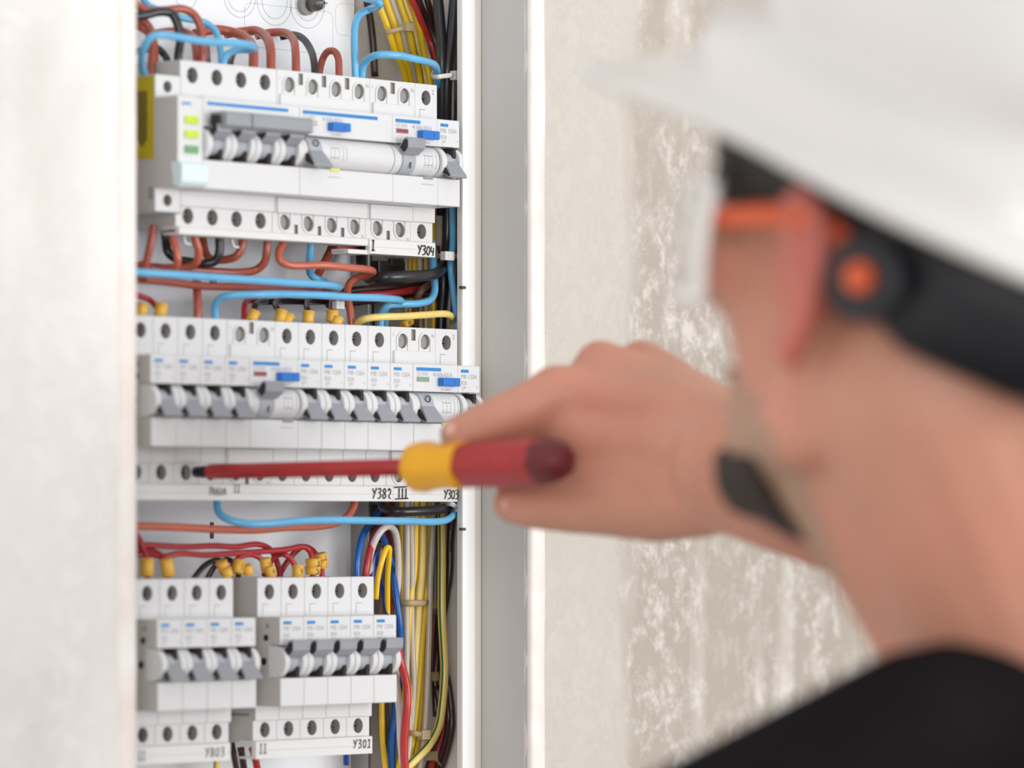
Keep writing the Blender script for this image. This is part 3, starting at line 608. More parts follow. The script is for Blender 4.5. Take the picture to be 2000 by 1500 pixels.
wire('black', 3.0, [(853,-30,58),(857,20,56),(861,70,54),(863,120,52),(863,200,54),(860,300,60),(862,420,64)], 'thick black cable at the left in the upper right tie')
wire('black', 3.0, [(890,-30,50),(886,30,50),(880,90,50),(874,140,50),(872,200,52),(872,300,58),(874,420,62),(873,480,62),(869,515,58),(855,532,46),(830,538,38),(790,540,36),(750,542,40),(728,545,52),(714,538,66),(706,520,78),(704,480,84)], 'thick black cable running down then bending left between the rows')
wire('black', 2.4, [(898,10,78),(896,100,80),(894,230,82),(890,420,84),(888,640,84)], 'black cable deep in the shaft beside the flange')
wire('blue', 1.1, [(882,-10,74),(877,40,72),(873,90,72),(870,150,74)], 'thin blue wire glimpsed between the two thick black cables')
wire('taupe', 1.8, [(888,110,86),(893,150,86),(894,230,86),(892,330,88)], 'brownish wire behind the upper right cable tie')
# between top and middle row, right side
wire('blue', 1.8, [(883,380,56),(884,430,54),(884,480,50),(880,520,48),(884,560,48),(890,610,48),(894,660,48),(899,715,48),(904,780,50)], 'long light blue wire descending beside the flange')
wire('darkred', 1.6, [(893,400,72),(893,480,72),(894,560,72),(897,640,74)], 'dark red wire deep right, beside the long blue wire')
wire('darkred', 1.7, [(853,480,80),(856,540,78),(858,600,80),(862,680,84)], 'dark red wire between the blue bend and the black cable')
wire('black', 3.0, [(866,500,72),(866,560,72),(862,620,74),(860,700,76)], 'thick black cable behind the blue bend, between the rows')
wire('black', 3.2, [(716,470,92),(715,520,92),(719,600,92),(722,700,92)], 'thick dusty black cable by the steel upright')
wire('blue', 1.95, [(845,470,54),(846,500,54),(848,540,50),(849,568,46),(840,586,42),(815,593,40),(780,594,42),(756,598,44),(746,612,47),(743,640,48),(743,680,48)], 'light blue wire bending under the black cable into the middle row')
wire('blue', 1.95, [(423,660,47),(421,620,47),(420,600,46),(430,583,42),(455,577,36),(500,575,30),(560,574,28),(620,576,26),(680,580,26),(740,582,28),(775,585,34),(783,588,40),(772,591,50),(755,600,56),(752,640,60),(752,680,60)], 'light blue wire lying low above the middle row, rounded right tip')
wire('blue', 1.95, [(240,530,24),(300,534,22),(350,537,20),(450,544,20),(550,551,22),(630,556,26),(658,559,32),(662,562,38),(650,560,48),(628,549,56),(608,537,58),(604,515,54),(606,490,50),(608,455,48)], 'long light blue wire crossing under the top row, rounded right tip')
wire('orange', 2.0, [(556,450,48),(553,475,46),(545,492,44),(547,508,42),(562,517,40),(590,519,38),(630,518,34),(680,523,32),(715,526,36),(728,530,42),(722,537,50),(702,541,56),(686,550,56),(679,565,54),(681,590,50),(686,620,48),(688,680,48)], 'orange-red wire snaking from the top row down to the middle row')
wire('brown', 2.2, [(655,468,76),(645,490,72),(630,520,70),(617,542,74)], 'brown wire stub slanting behind the orange-red one')
wire('darkbrown', 1.9, [(655,572,74),(700,566,72),(760,561,70),(820,556,70),(860,545,76)], 'dark brown wire crossing above the low blue wire')
wire('red', 1.9, [(660,590,76),(700,577,72),(755,574,68),(810,566,68),(850,560,74),(870,560,80)], 'bright red wire crossing just above the low blue wire')
wire('darkbrown', 1.7, [(640,596,80),(720,588,80),(800,576,80),(860,574,80)], 'dark brown wire under the bright red crossing wire')
wire('taupe', 2.0, [(862,546,70),(840,556,64),(822,570,62),(814,590,66),(812,640,72)], 'taupe wire hooking down left of the blue bend')
wire('pale', 1.9, [(705,680,50),(700,650,48),(698,632,44),(712,623,38),(740,619,34),(780,618,32),(830,615,32),(868,613,34),(881,618,40),(885,632,50),(886,680,56)], 'pale yellow-green wire bridging over the middle row at right', 'green')
for (u, c, lb, st, u2) in ((793, 'beige', 'grey-white wire behind the black bend, between the rows', None, 793), (800, 'yellow', 'left yellow wire behind the black bend, between the rows', None, 801), (809, 'yellow', 'right yellow wire behind the black bend, between the rows', None, 810),
                        (820, 'white', 'white wire beside the yellow pair, between the rows', None, 820), (830, 'pale', 'yellow wire with green stripe beside the white one, between the rows', 'green', 831), (846, 'yellow', 'yellow wire right of the white one, above the middle row', None, 847)):
    wire(c, 1.7, [(u,420,88),(u,480,86),((u+u2)/2,560,86),(u2,640,86),(u2,720,88)], lb, st)
# between the rows, left side
wire('brown', 2.0, [(300,440,50),(297,460,50),(291,490,50),(284,520,48),(280,545,44)], 'faded brown wire leaning left at the wall edge below the top row')
wire('orange', 2.0, [(337,440,48),(338,465,48),(345,490,46),(347,510,46),(340,524,50),(320,528,56),(290,522,62),(272,516,66)], 'orange-brown wire below the second-left screw, curving back left')
wire('orange', 2.1, [(380,440,48),(381,465,48),(388,490,48),(386,508,50),(372,520,56),(345,523,62),(310,524,68)], 'orange-brown wire below the four-pole breaker, hooking left')
wire('black', 2.3, [(322,440,68),(324,470,68),(328,492,66),(345,506,64),(375,512,60),(400,515,54),(420,510,50),(428,494,48),(428,455,48)], 'black wire forming a shallow U under the four-pole breaker')
wire('brown', 2.1, [(394,450,70),(397,475,68),(402,495,66),(412,506,62),(440,507,56),(462,500,50),(472,485,48),(474,455,48)], 'brown wire forming a U right of the black one')
wire('brown', 2.1, [(522,455,48),(521,490,48),(516,513,50),(500,527,54),(470,532,58),(430,531,62),(370,527,66),(300,522,72),(250,518,76)], 'brown wire falling from the fourth pole and running left')
wire('brown', 2.0, [(240,545,50),(290,547,50),(340,552,50),(385,558,50),(440,560,52),(500,561,54),(560,562,58),(610,564,62),(660,572,70)], 'long brown wire just under the long blue wire')
wire('brown', 2.2, [(384,546,56),(385,570,52),(386,600,48),(387,680,48)], 'brown wire dropping straight into the middle row')
wire('red', 1.5, [(255,574,60),(275,579,58),(292,586,56),(304,598,52),(312,612,49),(314,660,47)], 'short red wire in the sleeve above the left middle breakers')
for (pts, c, lb) in (([(500,586,72),(480,590,62),(477,606,54),(477,660,50)], 'red', 'short red wire under the low blue wire, left of the sleeves'),
                     ([(520,588,76),(502,592,66),(497,605,56),(496,660,50)], 'darkbrown', 'dark wire entering the first yellow sleeve right of the low blue bend'),
                     ([(600,590,80),(545,588,74),(538,596,66),(545,612,54),(550,660,50)], 'darkbrown', 'dark wire entering the double yellow sleeve'),
                     ([(640,590,84),(604,588,78),(599,598,66),(602,614,54),(603,660,50)], 'darkbrown', 'dark wire entering the single sleeve above the third pale screw'),
                     ([(680,592,84),(652,588,74),(647,598,64),(650,614,54),(652,660,50)], 'red', 'red wire entering the stacked yellow sleeves'),
                     ([(500,590,90),(560,589,88),(640,590,86),(700,592,84)], 'black', 'dark wire lying behind the low blue wire')):
    wire(c, 1.6, pts, lb)
# below the middle row
wire('blue', 1.95, [(424,950,48),(424,985,46),(428,1002,42),(445,1014,36),(475,1022,30),(520,1023,26),(580,1018,24),(650,1016,24),(720,1017,24),(800,1018,26),(850,1019,30),(875,1014,36),(888,1000,42),(891,985,46),(889,950,52)], 'light blue wire swinging under the middle row to the right tie')
wire('orange', 2.0, [(240,1027,44),(300,1028,42),(370,1031,42),(430,1034,42),(500,1035,42),(560,1030,42),(620,1028,44),(660,1020,46),(682,1005,46),(692,985,47),(697,945,48)], 'orange wire running left to right below the middle row')
wire('black', 2.5, [(744,940,60),(745,980,56),(752,993,50),(775,999,42),(810,999,38),(850,996,38),(872,991,46),(882,980,60),(884,940,66)], 'black cable loop under the right end of the middle row')
wire('red', 1.5, [(255,1030,56),(270,1050,54),(282,1075,52),(288,1100,50),(288,1150,48)], 'red wire dropping into the leftmost sleeve of the bottom row')
wire('red', 1.5, [(250,1064,58),(300,1065,56),(360,1068,54),(420,1066,54),(460,1068,54),(500,1063,54),(520,1068,56),(532,1078,58),(541,1098,60),(547,1122,58),(548,1160,56)], 'upper long red wire above the bottom row')
wire('red', 1.5, [(255,1086,60),(290,1082,58),(320,1087,54),(350,1081,52),(400,1084,52),(450,1081,52),(500,1078,52),(560,1073,52),(590,1068,52),(603,1074,52),(609,1088,50),(611,1120,49),(611,1160,48)], 'lower long red wire above the bottom row')
wire('red', 1.5, [(250,1074,64),(290,1074,60),(310,1082,56),(320,1096,52),(328,1120,49),(330,1160,48)], 'red wire bending into the second sleeve of the bottom row')
wire('red', 1.5, [(448,1150,56),(453,1108,56),(466,1090,54),(486,1083,52),(505,1088,50),(517,1102,49),(526,1140,48)], 'red wire arc into the sleeve nearest the bottom gap')
wire('red', 1.5, [(515,1125,64),(528,1098,60),(545,1083,56),(558,1084,52),(571,1096,50),(579,1118,49),(581,1160,48)], 'red wire arc second from the right above the bottom row')
wire('red', 1.5, [(540,1135,70),(556,1105,68),(575,1080,66),(592,1068,62),(608,1073,58),(620,1088,54),(628,1112,50),(630,1160,49)], 'red wire arc ending in the rightmost sleeves')
wire('black', 1.45, [(378,1130,64),(398,1106,62),(415,1096,60),(432,1095,58),(440,1104,54),(442,1150,49)], 'thin black wire arc left above the bottom gap')
wire('darkbrown', 1.45, [(405,1130,68),(418,1108,66),(432,1097,64),(445,1093,62),(458,1101,58),(464,1115,54),(468,1150,49)], 'thin dark brown wire arc above the bottom gap')
# blue / red / white group right of the bottom row
wire('royal', 1.8, [(698,1175,54),(697,1120,52),(699,1085,52),(707,1050,54),(716,1032,58),(730,1015,66),(745,990,76)], 'royal blue wire at the left of the lower right bundle')
wire('red', 1.9, [(712,1175,54),(714,1120,50),(721,1080,50),(730,1050,52),(741,1032,56),(755,1018,64),(765,985,72)], 'red wire beside the royal blue one, lower right bundle')
wire('white', 1.8, [(722,1140,60),(724,1082,52),(733,1055,48),(745,1036,46),(758,1028,46),(769,1034,48),(775,1052,52),(778,1100,58),(777,1160,64),(776,1230,70)], 'white wire arch in the lower right bundle')
wire('royal', 1.8, [(738,1030,72),(748,1050,70),(760,1085,66),(766,1110,64),(772,1150,60),(778,1195,58),(781,1225,58),(782,1300,62),(776,1380,66),(768,1440,68),(766,1530,70)], 'royal blue wire hugging the corner of the bottom breaker')
wire('red', 1.7, [(745,1025,78),(756,1045,78),(761,1080,78),(764,1140,78),(766,1210,78)], 'dark red wire behind the white arch')
wire('yellow', 1.5, [(734,1170,50),(738,1130,48),(746,1095,46),(756,1070,46),(760,1070,46),(760,1085,48),(757,1130,54),(757,1200,60),(758,1290,64)], 'yellow wire sharply folded next to the bottom row')
wire('deep', 1.5, [(726,1150,56),(727,1110,56),(731,1085,56),(735,1080,56),(736,1092,58),(742,1130,60),(750,1165,60),(757,1205,60),(760,1270,62)], 'dark blue wire folded left of the folded yellow wire')
wire('taupe', 1.6, [(735,1130,70),(738,1092,70),(744,1072,70),(748,1080,72),(744,1130,74),(742,1230,76)], 'grey-brown wire folded behind the dark blue one')
wire('redb', 2.2, [(778,1265,52),(782,1292,50),(790,1320,50),(795,1348,50),(795,1380,50),(791,1420,52),(789,1460,54),(793,1530,56)], 'red wire bowing beside the lower corner breaker')
wire('white', 2.0, [(772,1290,58),(774,1330,56),(778,1365,56),(781,1400,56),(782,1440,57),(786,1480,58),(792,1530,60)], 'white wire left of the bowing red one')
wire('royal', 1.6, [(771,1340,74),(770,1380,72),(766,1420,72),(762,1450,72),(764,1530,74)], 'blue wire under the bottom breaker corner')
wire('yellow', 1.6, [(746,1350,74),(746,1400,74),(748,1450,74),(751,1480,72),(756,1530,70)], 'yellow wire below the corner of the bottom breaker')
wire('darkbrown', 1.6, [(753,1350,80),(755,1400,80),(759,1450,80),(762,1530,80)], 'dark brown wire between the lower yellow and blue wires')
# lower vertical bundle
B = [(786, 786, 787, 788, 788, 'yellow', None, 'leftmost yellow wire of the lower vertical bundle'), (795, 795, 794, 794, 800, 'beige', None, 'left grey-white wire of the lower vertical bundle'),
     (812, 809, 797, 792, 790, 'yellow', None, 'bright yellow wire of the lower vertical bundle'), (803, 805, 804, 808, 800, 'beige', None, 'right grey-white wire of the lower vertical bundle'),
     (825, 823, 815, 806, 796, 'pale', None, 'pale thick wire in the middle of the lower vertical bundle'), (839, 837, 826, 817, 806, 'yellow', None, 'yellow wire right of the pale thick one'),
     (836, 834, 833, 825, 815, 'yellow', 'green', 'green-striped wire behind the right side of the lower bundle'), (845, 840, 838, 834, 828, 'beige', None, 'thin grey wire at the right of the lower bundle')]
for i, (a, b2, c2, d, e, c, st, lb) in enumerate(B):
    y0 = (66, 59, 60, 60, 61, 64, 70, 62)[i]
    wire(c, 2.35 if c == 'pale' else 1.75, [(a,940,y0),(a,1020,y0),(b2,1120,y0),((b2+c2)/2,1160,y0),(c2,1220,y0),((c2+d)/2,1280,y0),(d,1340,y0),(e,1440,y0),(e-14,1530,y0)], lb, st)
wire('pale', 2.3, [(860,950,62),(862,1000,60),(863,1080,58),(863,1200,56),(866,1260,56),(868,1310,56),(864,1370,56),(856,1420,56),(838,1455,56),(815,1480,56),(790,1505,58),(770,1530,60)], 'pale wire with green stripe sweeping to the bottom edge', 'green')
wire('grey', 2.6, [(846,940,92),(848,1040,92),(850,1140,92),(848,1200,92)], 'grey cable right of the yellow lower bundle')
wire('darkred', 1.4, [(858,1040,90),(856,1100,90),(850,1180,88),(846,1240,84),(844,1320,82)], 'thin dark red wire beside the grey cable')
wire('darkbrown', 1.9, [(884,1000,84),(880,1060,84),(876,1140,86),(860,1200,86),(854,1280,82),(850,1330,82),(852,1400,84)], 'dark brown wire descending right of the pale striped wire')
wire('darkbrown', 1.9, [(882,990,62),(879,1060,62),(873,1160,66),(860,1240,70),(862,1290,72),(874,1330,86),(881,1380,84),(882,1420,84),(872,1470,84),(850,1530,84)], 'outermost dark wire bowing out at the right of the shaft bottom')
wire('darkbrown', 1.9, [(862,1300,84),(870,1350,80),(876,1400,78),(872,1440,78),(860,1480,78),(845,1530,78)], 'dark brown wire inside the outermost dark bow')
wire('redb', 1.6, [(868,1380,90),(865,1430,84),(856,1465,76),(845,1490,72),(835,1530,70)], 'short red wire end below the lower cable tie')
wire('darkbrown', 1.9, [(852,1340,92),(862,1400,92),(860,1430,90),(846,1470,88),(826,1530,86)], 'dark brown wire nearest the lower bundle')
# below the bottom row
wire('pale', 1.7, [(424,1460,50),(423,1485,52),(421,1530,56)], 'yellow-green wire stub under the left bottom strip', 'green')
wire('darkbrown', 1.7, [(452,1450,60),(458,1480,60),(466,1530,62)], 'dark brown wire leaving the bottom gap, leftmost')
wire('darkbrown', 1.9, [(470,1460,66),(476,1500,66),(478,1530,66)], 'dark brown wire leaving the bottom gap, middle')
wire('red', 1.9, [(492,1460,56),(498,1480,56),(508,1530,58)], 'dark red wire leaving the bottom gap, rightmost')
wire('deep', 1.6, [(676,1460,50),(676,1493,52)], 'short blue wire stub under the right bottom strip')

# ------------------------------------------------------------------ numbered yellow sleeves
def sleeve(u, v, Y, ax, ln, r, dig, label):
    p = px(u, v, Y); t = thing('wire_marker', label, 'wire marker', p); A = Vector(ax).normalized(); m = MB()
    nn = 20; bb = A.orthogonal()
    m.lathe(-A*ln/2, A, [(0, r*0.9, 0), (0.2, r, 0), (ln-0.2, r, 0), (ln, r*0.9, 0)], n=nn)
    # groove ring
    m.lathe(A*(ln/2-1.2), A, [(0, r+0.25, 0), (0.1, r+0.35, 0), (0.7, r+0.35, 0), (0.8, r+0.2, 0)], n=nn)
    m.build('sleeve', ['marker_yellow'], t)
    if dig:
        m = MB(); vs, fs = text_mesh(dig); s = r*1.5; side = Vector((1, 0, 0)); side = (side-side.dot(A)*A).normalized(); up = A if A.z > 0 else -A
        nrm = side.cross(up); nrm = nrm if nrm.y < 0 else -nrm
        out = []
        for a, b2 in vs:
            th = (a-0.3)*s/r; out.append(side*math.sin(th)*(r+0.08)+nrm*math.cos(th)*(r+0.08)+up*((b2-0.35)*s))
        m.add([tuple(q) for q in out], fs, 0); m.build('digit', ['ink'], t)
    return t
S = [(276, 606, 47, (.3, 0, 1), 7, 3.0, '', 'yellow sleeve cut by the wall edge above the middle row'), (314, 606, 47, (.3, 0, 1), 7, 3.1, '', 'yellow sleeve second from the wall edge above the middle row'),
     (494, 618, 47, (.6, 0, 1), 6, 2.9, '', 'yellow sleeve right of the low blue bend, middle row'), (548, 618, 48, (.3, 0, 1), 7, 2.9, '', 'yellow sleeve, taller of the overlapping pair, middle row'),
     (562, 624, 46, (.7, 0, 1), 6, 2.6, '', 'yellow sleeve, lower of the overlapping pair, middle row'), (602, 620, 47, (.1, 0, 1), 7, 3.0, '', 'single yellow sleeve above the pale middle breakers'),
     (649, 617, 46, (.1, 0, 1), 6, 3.1, '', 'upper of two stacked yellow sleeves, middle row'), (657, 628, 44, (.4, 0, 1), 5, 3.3, '', 'lower of two stacked yellow sleeves, middle row'),
     (794, 631, 60, (.9, 0, .5), 7, 2.4, '0', 'yellow sleeve peeping under the pale bridge wire'),
     (287, 1108, 47, (0, 0, 1), 9, 3.4, '', 'leftmost yellow sleeve above the bottom row, blurred'), (327, 1108, 47, (-.25, 0, 1), 9, 3.3, '', 'second yellow sleeve above the bottom row, blurred'),
     (436, 1108, 47, (-.5, 0, .9), 7, 2.9, '', 'yellow sleeve leaning left, above the bottom gap'), (443, 1118, 44, (-.5, 0, .9), 5, 2.8, '', 'yellow sleeve under the leaning one, above the bottom gap'),
     (466, 1107, 48, (.3, 0, 1), 7, 2.9, '5', 'yellow sleeve numbered 5 above the bottom gap'), (484, 1113, 46, (-.4, 0, .9), 5, 2.6, '', 'small yellow sleeve right of the numbered 5'),
     (519, 1103, 48, (-.25, 0, 1), 7, 2.9, '2', 'yellow sleeve numbered 2 on a red arc'), (528, 1116, 45, (-.4, 0, .9), 6, 2.7, '9', 'yellow sleeve below the numbered 2'),
     (582, 1116, 48, (0, 0, 1), 7, 2.9, '9', 'yellow sleeve low on the second red arc'), (612, 1098, 46, (-.15, 0, 1), 4.2, 3.9, '3', 'wide yellow sleeve numbered 3 in the rightmost stack'),
     (627, 1088, 52, (-.3, 0, 1), 4.2, 3.0, '2', 'top yellow sleeve numbered 2, rightmost stack'), (630, 1102, 50, (-.2, 0, 1), 4.2, 3.0, '7', 'yellow sleeve numbered 7 in the rightmost stack'), (611, 1114, 48, (0, 0, 1), 4.4, 3.9, '5', 'bottom yellow sleeve numbered 5 in the rightmost stack')]
for s_ in S: sleeve(*s_)

# ------------------------------------------------------------------ cable ties
def tie(strap, head, r, label, m_='tie_white', hs=(2.6, 1.9, 2.4), tail=True):
    W = [inside(p, r) for p in strap]; H_ = px(*head); t = thing('cable_tie', label, 'cable tie', H_)
    m = MB(); m.tube([p-H_ for p in W], 0.55, 0, 8, None, 6, True, r); m.build('strap', [m_], t)
    m = MB(); m.box(-hs[0], hs[0], -hs[1], hs[1], -hs[2], hs[2], 0); m.box(-1.1, 1.1, -hs[1]-0.3, -hs[1], -1.3, 1.3, 0); m.build('head', [m_], t, 0.9); return t
tie([(846,140,58),(845,150,46),(856,150,38),(872,148,38),(884,147,40)], (893,148,42), 1.35, 'white cable tie round the thick black cables, top right', hs=(3.6, 2, 2.4))
tie([(757,56,80),(757,63,72),(775,58,68),(792,54,68),(806,46,74)], (798,53,66), 1.2, 'beige cable tie round the slanting upper yellow bundle', 'tie_beige', (2.8, 1.6, 2.2))
tie([(853,500,60),(862,500,52),(880,500,42),(896,501,50),(900,502,62)], (874,500,40), 1.3, 'white cable tie beside the right end of the marked top strip', hs=(3.6, 1.8, 2.3))
tie([(645,566,60),(652,572,52),(658,585,46),(662,592,44)], (661,596,42), 1.2, 'translucent cable tie hanging behind the low blue wire', hs=(3.0, 1.6, 2.0))
tie([(866,978,60),(868,984,44),(880,984,38),(892,990,38)], (901,992,38), 1.35, 'white cable tie at the right end of the blue swing, below the middle row', hs=(3.4, 1.8, 2.2))
tie([(781,1172,74),(783,1177,58),(800,1178,52),(826,1178,52),(834,1177,60),(850,1176,74)], (843,1180,70), 1.6, 'beige cable tie round the lower yellow bundle, at the bottom breaker height', 'tie_beige', (3.0, 1.5, 2.4))
tie([(840,1320,84),(842,1321,74),(852,1321,74),(856,1320,82)], (848,1321,72), 1.3, 'square beige cable tie head beside the pale striped wire', 'tie_beige', (2.9, 1.6, 2.4))
tie([(793,1427,74),(796,1430,56),(812,1433,51),(822,1435,52)], (829,1435,54), 1.5, 'beige cable tie with round head near the bottom of the shaft', 'tie_beige', (3.2, 1.6, 2.4))
tie([(836,1460,72),(842,1476,66),(856,1488,68),(862,1497,74)], (844,1476,64), 1.4, 'lowest cable tie, tilted, round the dark wires at the bottom', 'tie_beige', (3.0, 1.6, 2.4))
# white wire-clips under the four-pole breaker
for (u, v, lb) in ((360, 466, 'small white hook clip under the four-pole breaker, left one'), (454, 472, 'small white hook clip under the four-pole breaker, right one')):
    W = [px(u-2, v-8, 46), px(u, v, 46), px(u+3, v+9, 46), px(u+12, v+11, 46)]; m = MB(); m.tube([p-W[0] for p in W], 0.7, 0, 8); tag(m.build('hook_clip', ['strip_white'], None, 0, W[0]), lb, 'clip')

# ------------------------------------------------------------------ screwdriver
tip = px(372, 922, 41)/1000; g0 = hp(812, 912, 2.315); g1 = hp(1104, 899, 2.235)
ax = (g1-g0).normalized(); L0 = (g0-tip).length*1000; L1 = (g1-g0).length*1000
sd = thing('screwdriver', 'red and yellow insulated screwdriver held by the fingers, tip in a screw hole', 'screwdriver', g0*1000)
sx = (g0-tip).normalized()
m = MB(); m.lathe((tip-g0)*1000, sx, [(0, 0.8, 0), (2, 2.6, 0), (9, 3.0, 0), (16, 3.0, 0)], n=20); m.build('blade', ['driver_steel'], sd)
m = MB(); m.lathe((tip-g0)*1000, sx, [(13, 3.2, 0), (15, 3.7, 0), (L0*.5, 3.95, 0), (L0+4, 4.35, 0)], n=28); m.build('insulated_shaft', ['driver_red'], sd)
m = MB(); m.lathe((0,0,0), ax, [(-2, 6, 0), (-1, 10.0, 0), (2, 12.2, 0), (8, 12.6, 0), (13, 11.6, 0), (20, 11.0, 0), (30, 11.3, 0), (38, 11.4, 0)], n=48, lobes=6, depth=0.05); m.build('yellow_collar', ['driver_yellow'], sd)
m = MB(); m.lathe((0,0,0), ax, [(37, 10.8, 0), (40, 11.2, 0), (50, 11.4, 0), (65, 11.8, 0), (L1-16, 11.4, 0), (L1-8, 10.6, 1), (L1-2, 8.6, 1), (L1+1, 4.5, 1)], n=48, lobes=6, depth=0.07); m.build('handle', ['driver_red', 'driver_grip_end'], sd)

# ------------------------------------------------------------------ the electrician
def sphere_v(cn, rad, M=None, n=20):
    vs = []; fs = []
    for i in range(n+1):
        a = math.pi*i/n
        for j in range(2*n):
            b2 = math.pi*j/n; p = Vector((rad[0]*math.sin(a)*math.cos(b2), rad[1]*math.sin(a)*math.sin(b2), rad[2]*math.cos(a)))
            if M: p = M @ p
            vs.append(cn+p)
    for i in range(n):
        for j in range(2*n): fs.append((i*2*n+j, (i+1)*2*n+j, (i+1)*2*n+(j+1) % (2*n), i*2*n+(j+1) % (2*n)))
    return vs, fs
class Blob:
    def __init__(s): s.v = []; s.f = []
    def add(s, vs, fs): b = len(s.v); s.v += [tuple(p) for p in vs]; s.f += [tuple(b+i for i in f) for f in fs]
    def ell(s, c, r, M=None): s.add(*sphere_v(Vector(c), r if hasattr(r, '__len__') else (r, r, r), M))
    def cap(s, a, b, ra, rb, n=20):
        a = Vector(a); b = Vector(b); s.ell(a, ra); s.ell(b, rb); A = (b-a); l = A.length; A = A/l; nn = A.orthogonal().normalized(); bb = A.cross(nn)
        sn = (ra-rb)/l; cs = math.sqrt(max(0, 1-sn*sn)); vs = []
        for (c, r) in ((a, ra), (b, rb)):
            for k in range(n):
                t = 2*math.pi*k/n; vs.append(c+A*sn*r+(nn*math.cos(t)+bb*math.sin(t))*r*cs)
        s.add(vs, [(k, (k+1) % n, n+(k+1) % n, n+k) for k in range(n)]+[tuple(range(n))[::-1], tuple(range(n, 2*n))])
    def chain(s, pts):
        for (a, ra), (b, rb) in zip(pts, pts[1:]): s.cap(a, b, ra, rb)
    def bake(s, name, vox, smooth=6, mats=('skin',), fac=0.5):
        me = bpy.data.meshes.new(name); me.from_pydata(s.v, [], s.f); o = bpy.data.objects.new(name, me); C.objects.link(o)
        bm = bmesh.new(); bm.from_mesh(me); bmesh.ops.remove_doubles(bm, verts=bm.verts, dist=1e-6); bmesh.ops.recalc_face_normals(bm, faces=bm.faces); bm.to_mesh(me); bm.free()
        r = o.modifiers.new('r', 'REMESH'); r.mode = 'VOXEL'; r.voxel_size = vox; r.use_smooth_shade = True
        q = o.modifiers.new('s', 'SMOOTH'); q.factor = fac; q.iterations = smooth
        dg = bpy.context.evaluated_depsgraph_get(); dg.update(); m2 = bpy.data.meshes.new_from_object(o.evaluated_get(dg)); m2.name = name
        bpy.data.objects.remove(o); bpy.data.meshes.remove(me); m2.materials.clear()
        for x in mats: m2.materials.append(MATS[x])
        m2.polygons.foreach_set('use_smooth', [True]*len(m2.polygons)); m2.polygons.foreach_set('material_index', [0]*len(m2.polygons))
        o = bpy.data.objects.new(name, m2); C.objects.link(o); return o
# head frame: x = person's right, y = face, z = up
BETA = math.radians(41); PITCH = math.radians(7); ROLL = math.radians(3)
face = math.cos(BETA)*F - math.sin(BETA)*R; rightv = math.cos(BETA)*R + math.sin(BETA)*F
HM = Matrix((rightv, face, U)).transposed() @ Matrix.Rotation(PITCH, 3, 'X') @ Matrix.Rotation(ROLL, 3, 'Y')
HO = hp(1835, 560, 1.93)
def hd(x, y, z): return HO + HM @ (Vector((x, y, z))/1000)
def hr(*r): return tuple(q/1000 for q in r)
def head_prims(b, inf=0.0, neck=True):
    E = lambda c, r: b.ell(hd(*c), tuple((q+inf)/1000 for q in r), HM)
    E((0, -10, 42), (76, 96, 84)); E((0, 34, -2), (62, 62, 78)); E((-42, 50, 44), (22, 26, 34)); E((42, 50, 44), (22, 26, 34)); E((0, 44, -64), (50, 46, 44))
    for s in (-1, 1):
        E((s*40, 66, 0), (24, 24, 20)); b.cap(hd(s*55, 10, -58), hd(s*16, 70, -83), (18+inf)/1000, (18+inf)/1000); b.cap(hd(s*60, 4, 0), hd(s*55, 10, -62), (16+inf)/1000, (18+inf)/1000)
        E((s*28, 82, 30), (22, 14, 9))
    E((0, 76, -84), (20, 15, 14))
    for s in (-1, 1): E((s*46, -2, -40), (19, 34, 36))
neckb = wf(0.232, 1.945, -0.066)
shR = wf(0.405, 1.93, -0.115); shL = wf(0.025, 1.87, -0.176); hipc = wf(0.23, 1.80, -0.66)
elb = wf(0.335, 2.10, -0.045); wrist = hp(1420, 915, 2.21)
b = Blob(); head_prims(b)
b.cap(hd(0, 98, 14), hd(0, 112, -14), 0.008, 0.012); b.cap(hd(-10, 100, -20), hd(10, 100, -20), 0.007, 0.007)
b.ell(hd(0, 92, -46), hr(24, 12, 6), HM); b.ell(hd(0, 91, -56), hr(20, 11, 6), HM)
for s in (-1, 1):                               # ears: plate, rim and lobe
    eo = (s*78, -6, -6); pts = [(s*80, 6, 12), (s*86, 2, 26), (s*91, -10, 30), (s*94, -22, 22), (s*93, -24, 2), (s*88, -16, -18), (s*82, -4, -34), (s*78, 2, -28)]
    for i in range(len(pts)-1): b.cap(hd(*pts[i]), hd(*pts[i+1]), 0.0044, 0.0044 if i < 5 else 0.0058)
    b.ell(hd(s*79, -6, 0), hr(7, 16, 26), HM); b.cap(hd(s*84, -2, 14), hd(s*85, -12, -8), 0.004, 0.004)
b.cap(hd(-6, -18, -36), neckb, 0.064, 0.064); b.cap(hd(-4, 14, -58), neckb+0.02*face, 0.052, 0.055)
b.cap(hd(0, -45, -20), neckb-0.02*face+Vector((0, 0, .01)), 0.046, 0.062)
b.cap(neckb-Vector((0,0,.01)), shR, 0.055, 0.05); b.cap(neckb-Vector((0,0,.035)), shL, 0.055, 0.05)
for t_, rr in ((0.2, .1), (0.5, .11), (0.8, .1), (1.0, .105)):
    c0 = neckb.lerp(hipc, t_)
    for sg in (-.06, .06): b.ell(c0+sg*R, (rr, rr*0.95, rr*1.3))
b.cap(shR, elb, 0.046, 0.038)
fm = elb.lerp(wrist, 0.35)
b.cap(elb, fm, 0.038, 0.042); b.cap(fm, wrist, 0.042, 0.026)
b.cap(fm+Vector((0,0,-.004)), hp(1425, 972, 2.21), 0.036, 0.017); b.cap(fm+Vector((0,0,.01)), hp(1425, 850, 2.22), 0.03, 0.017)
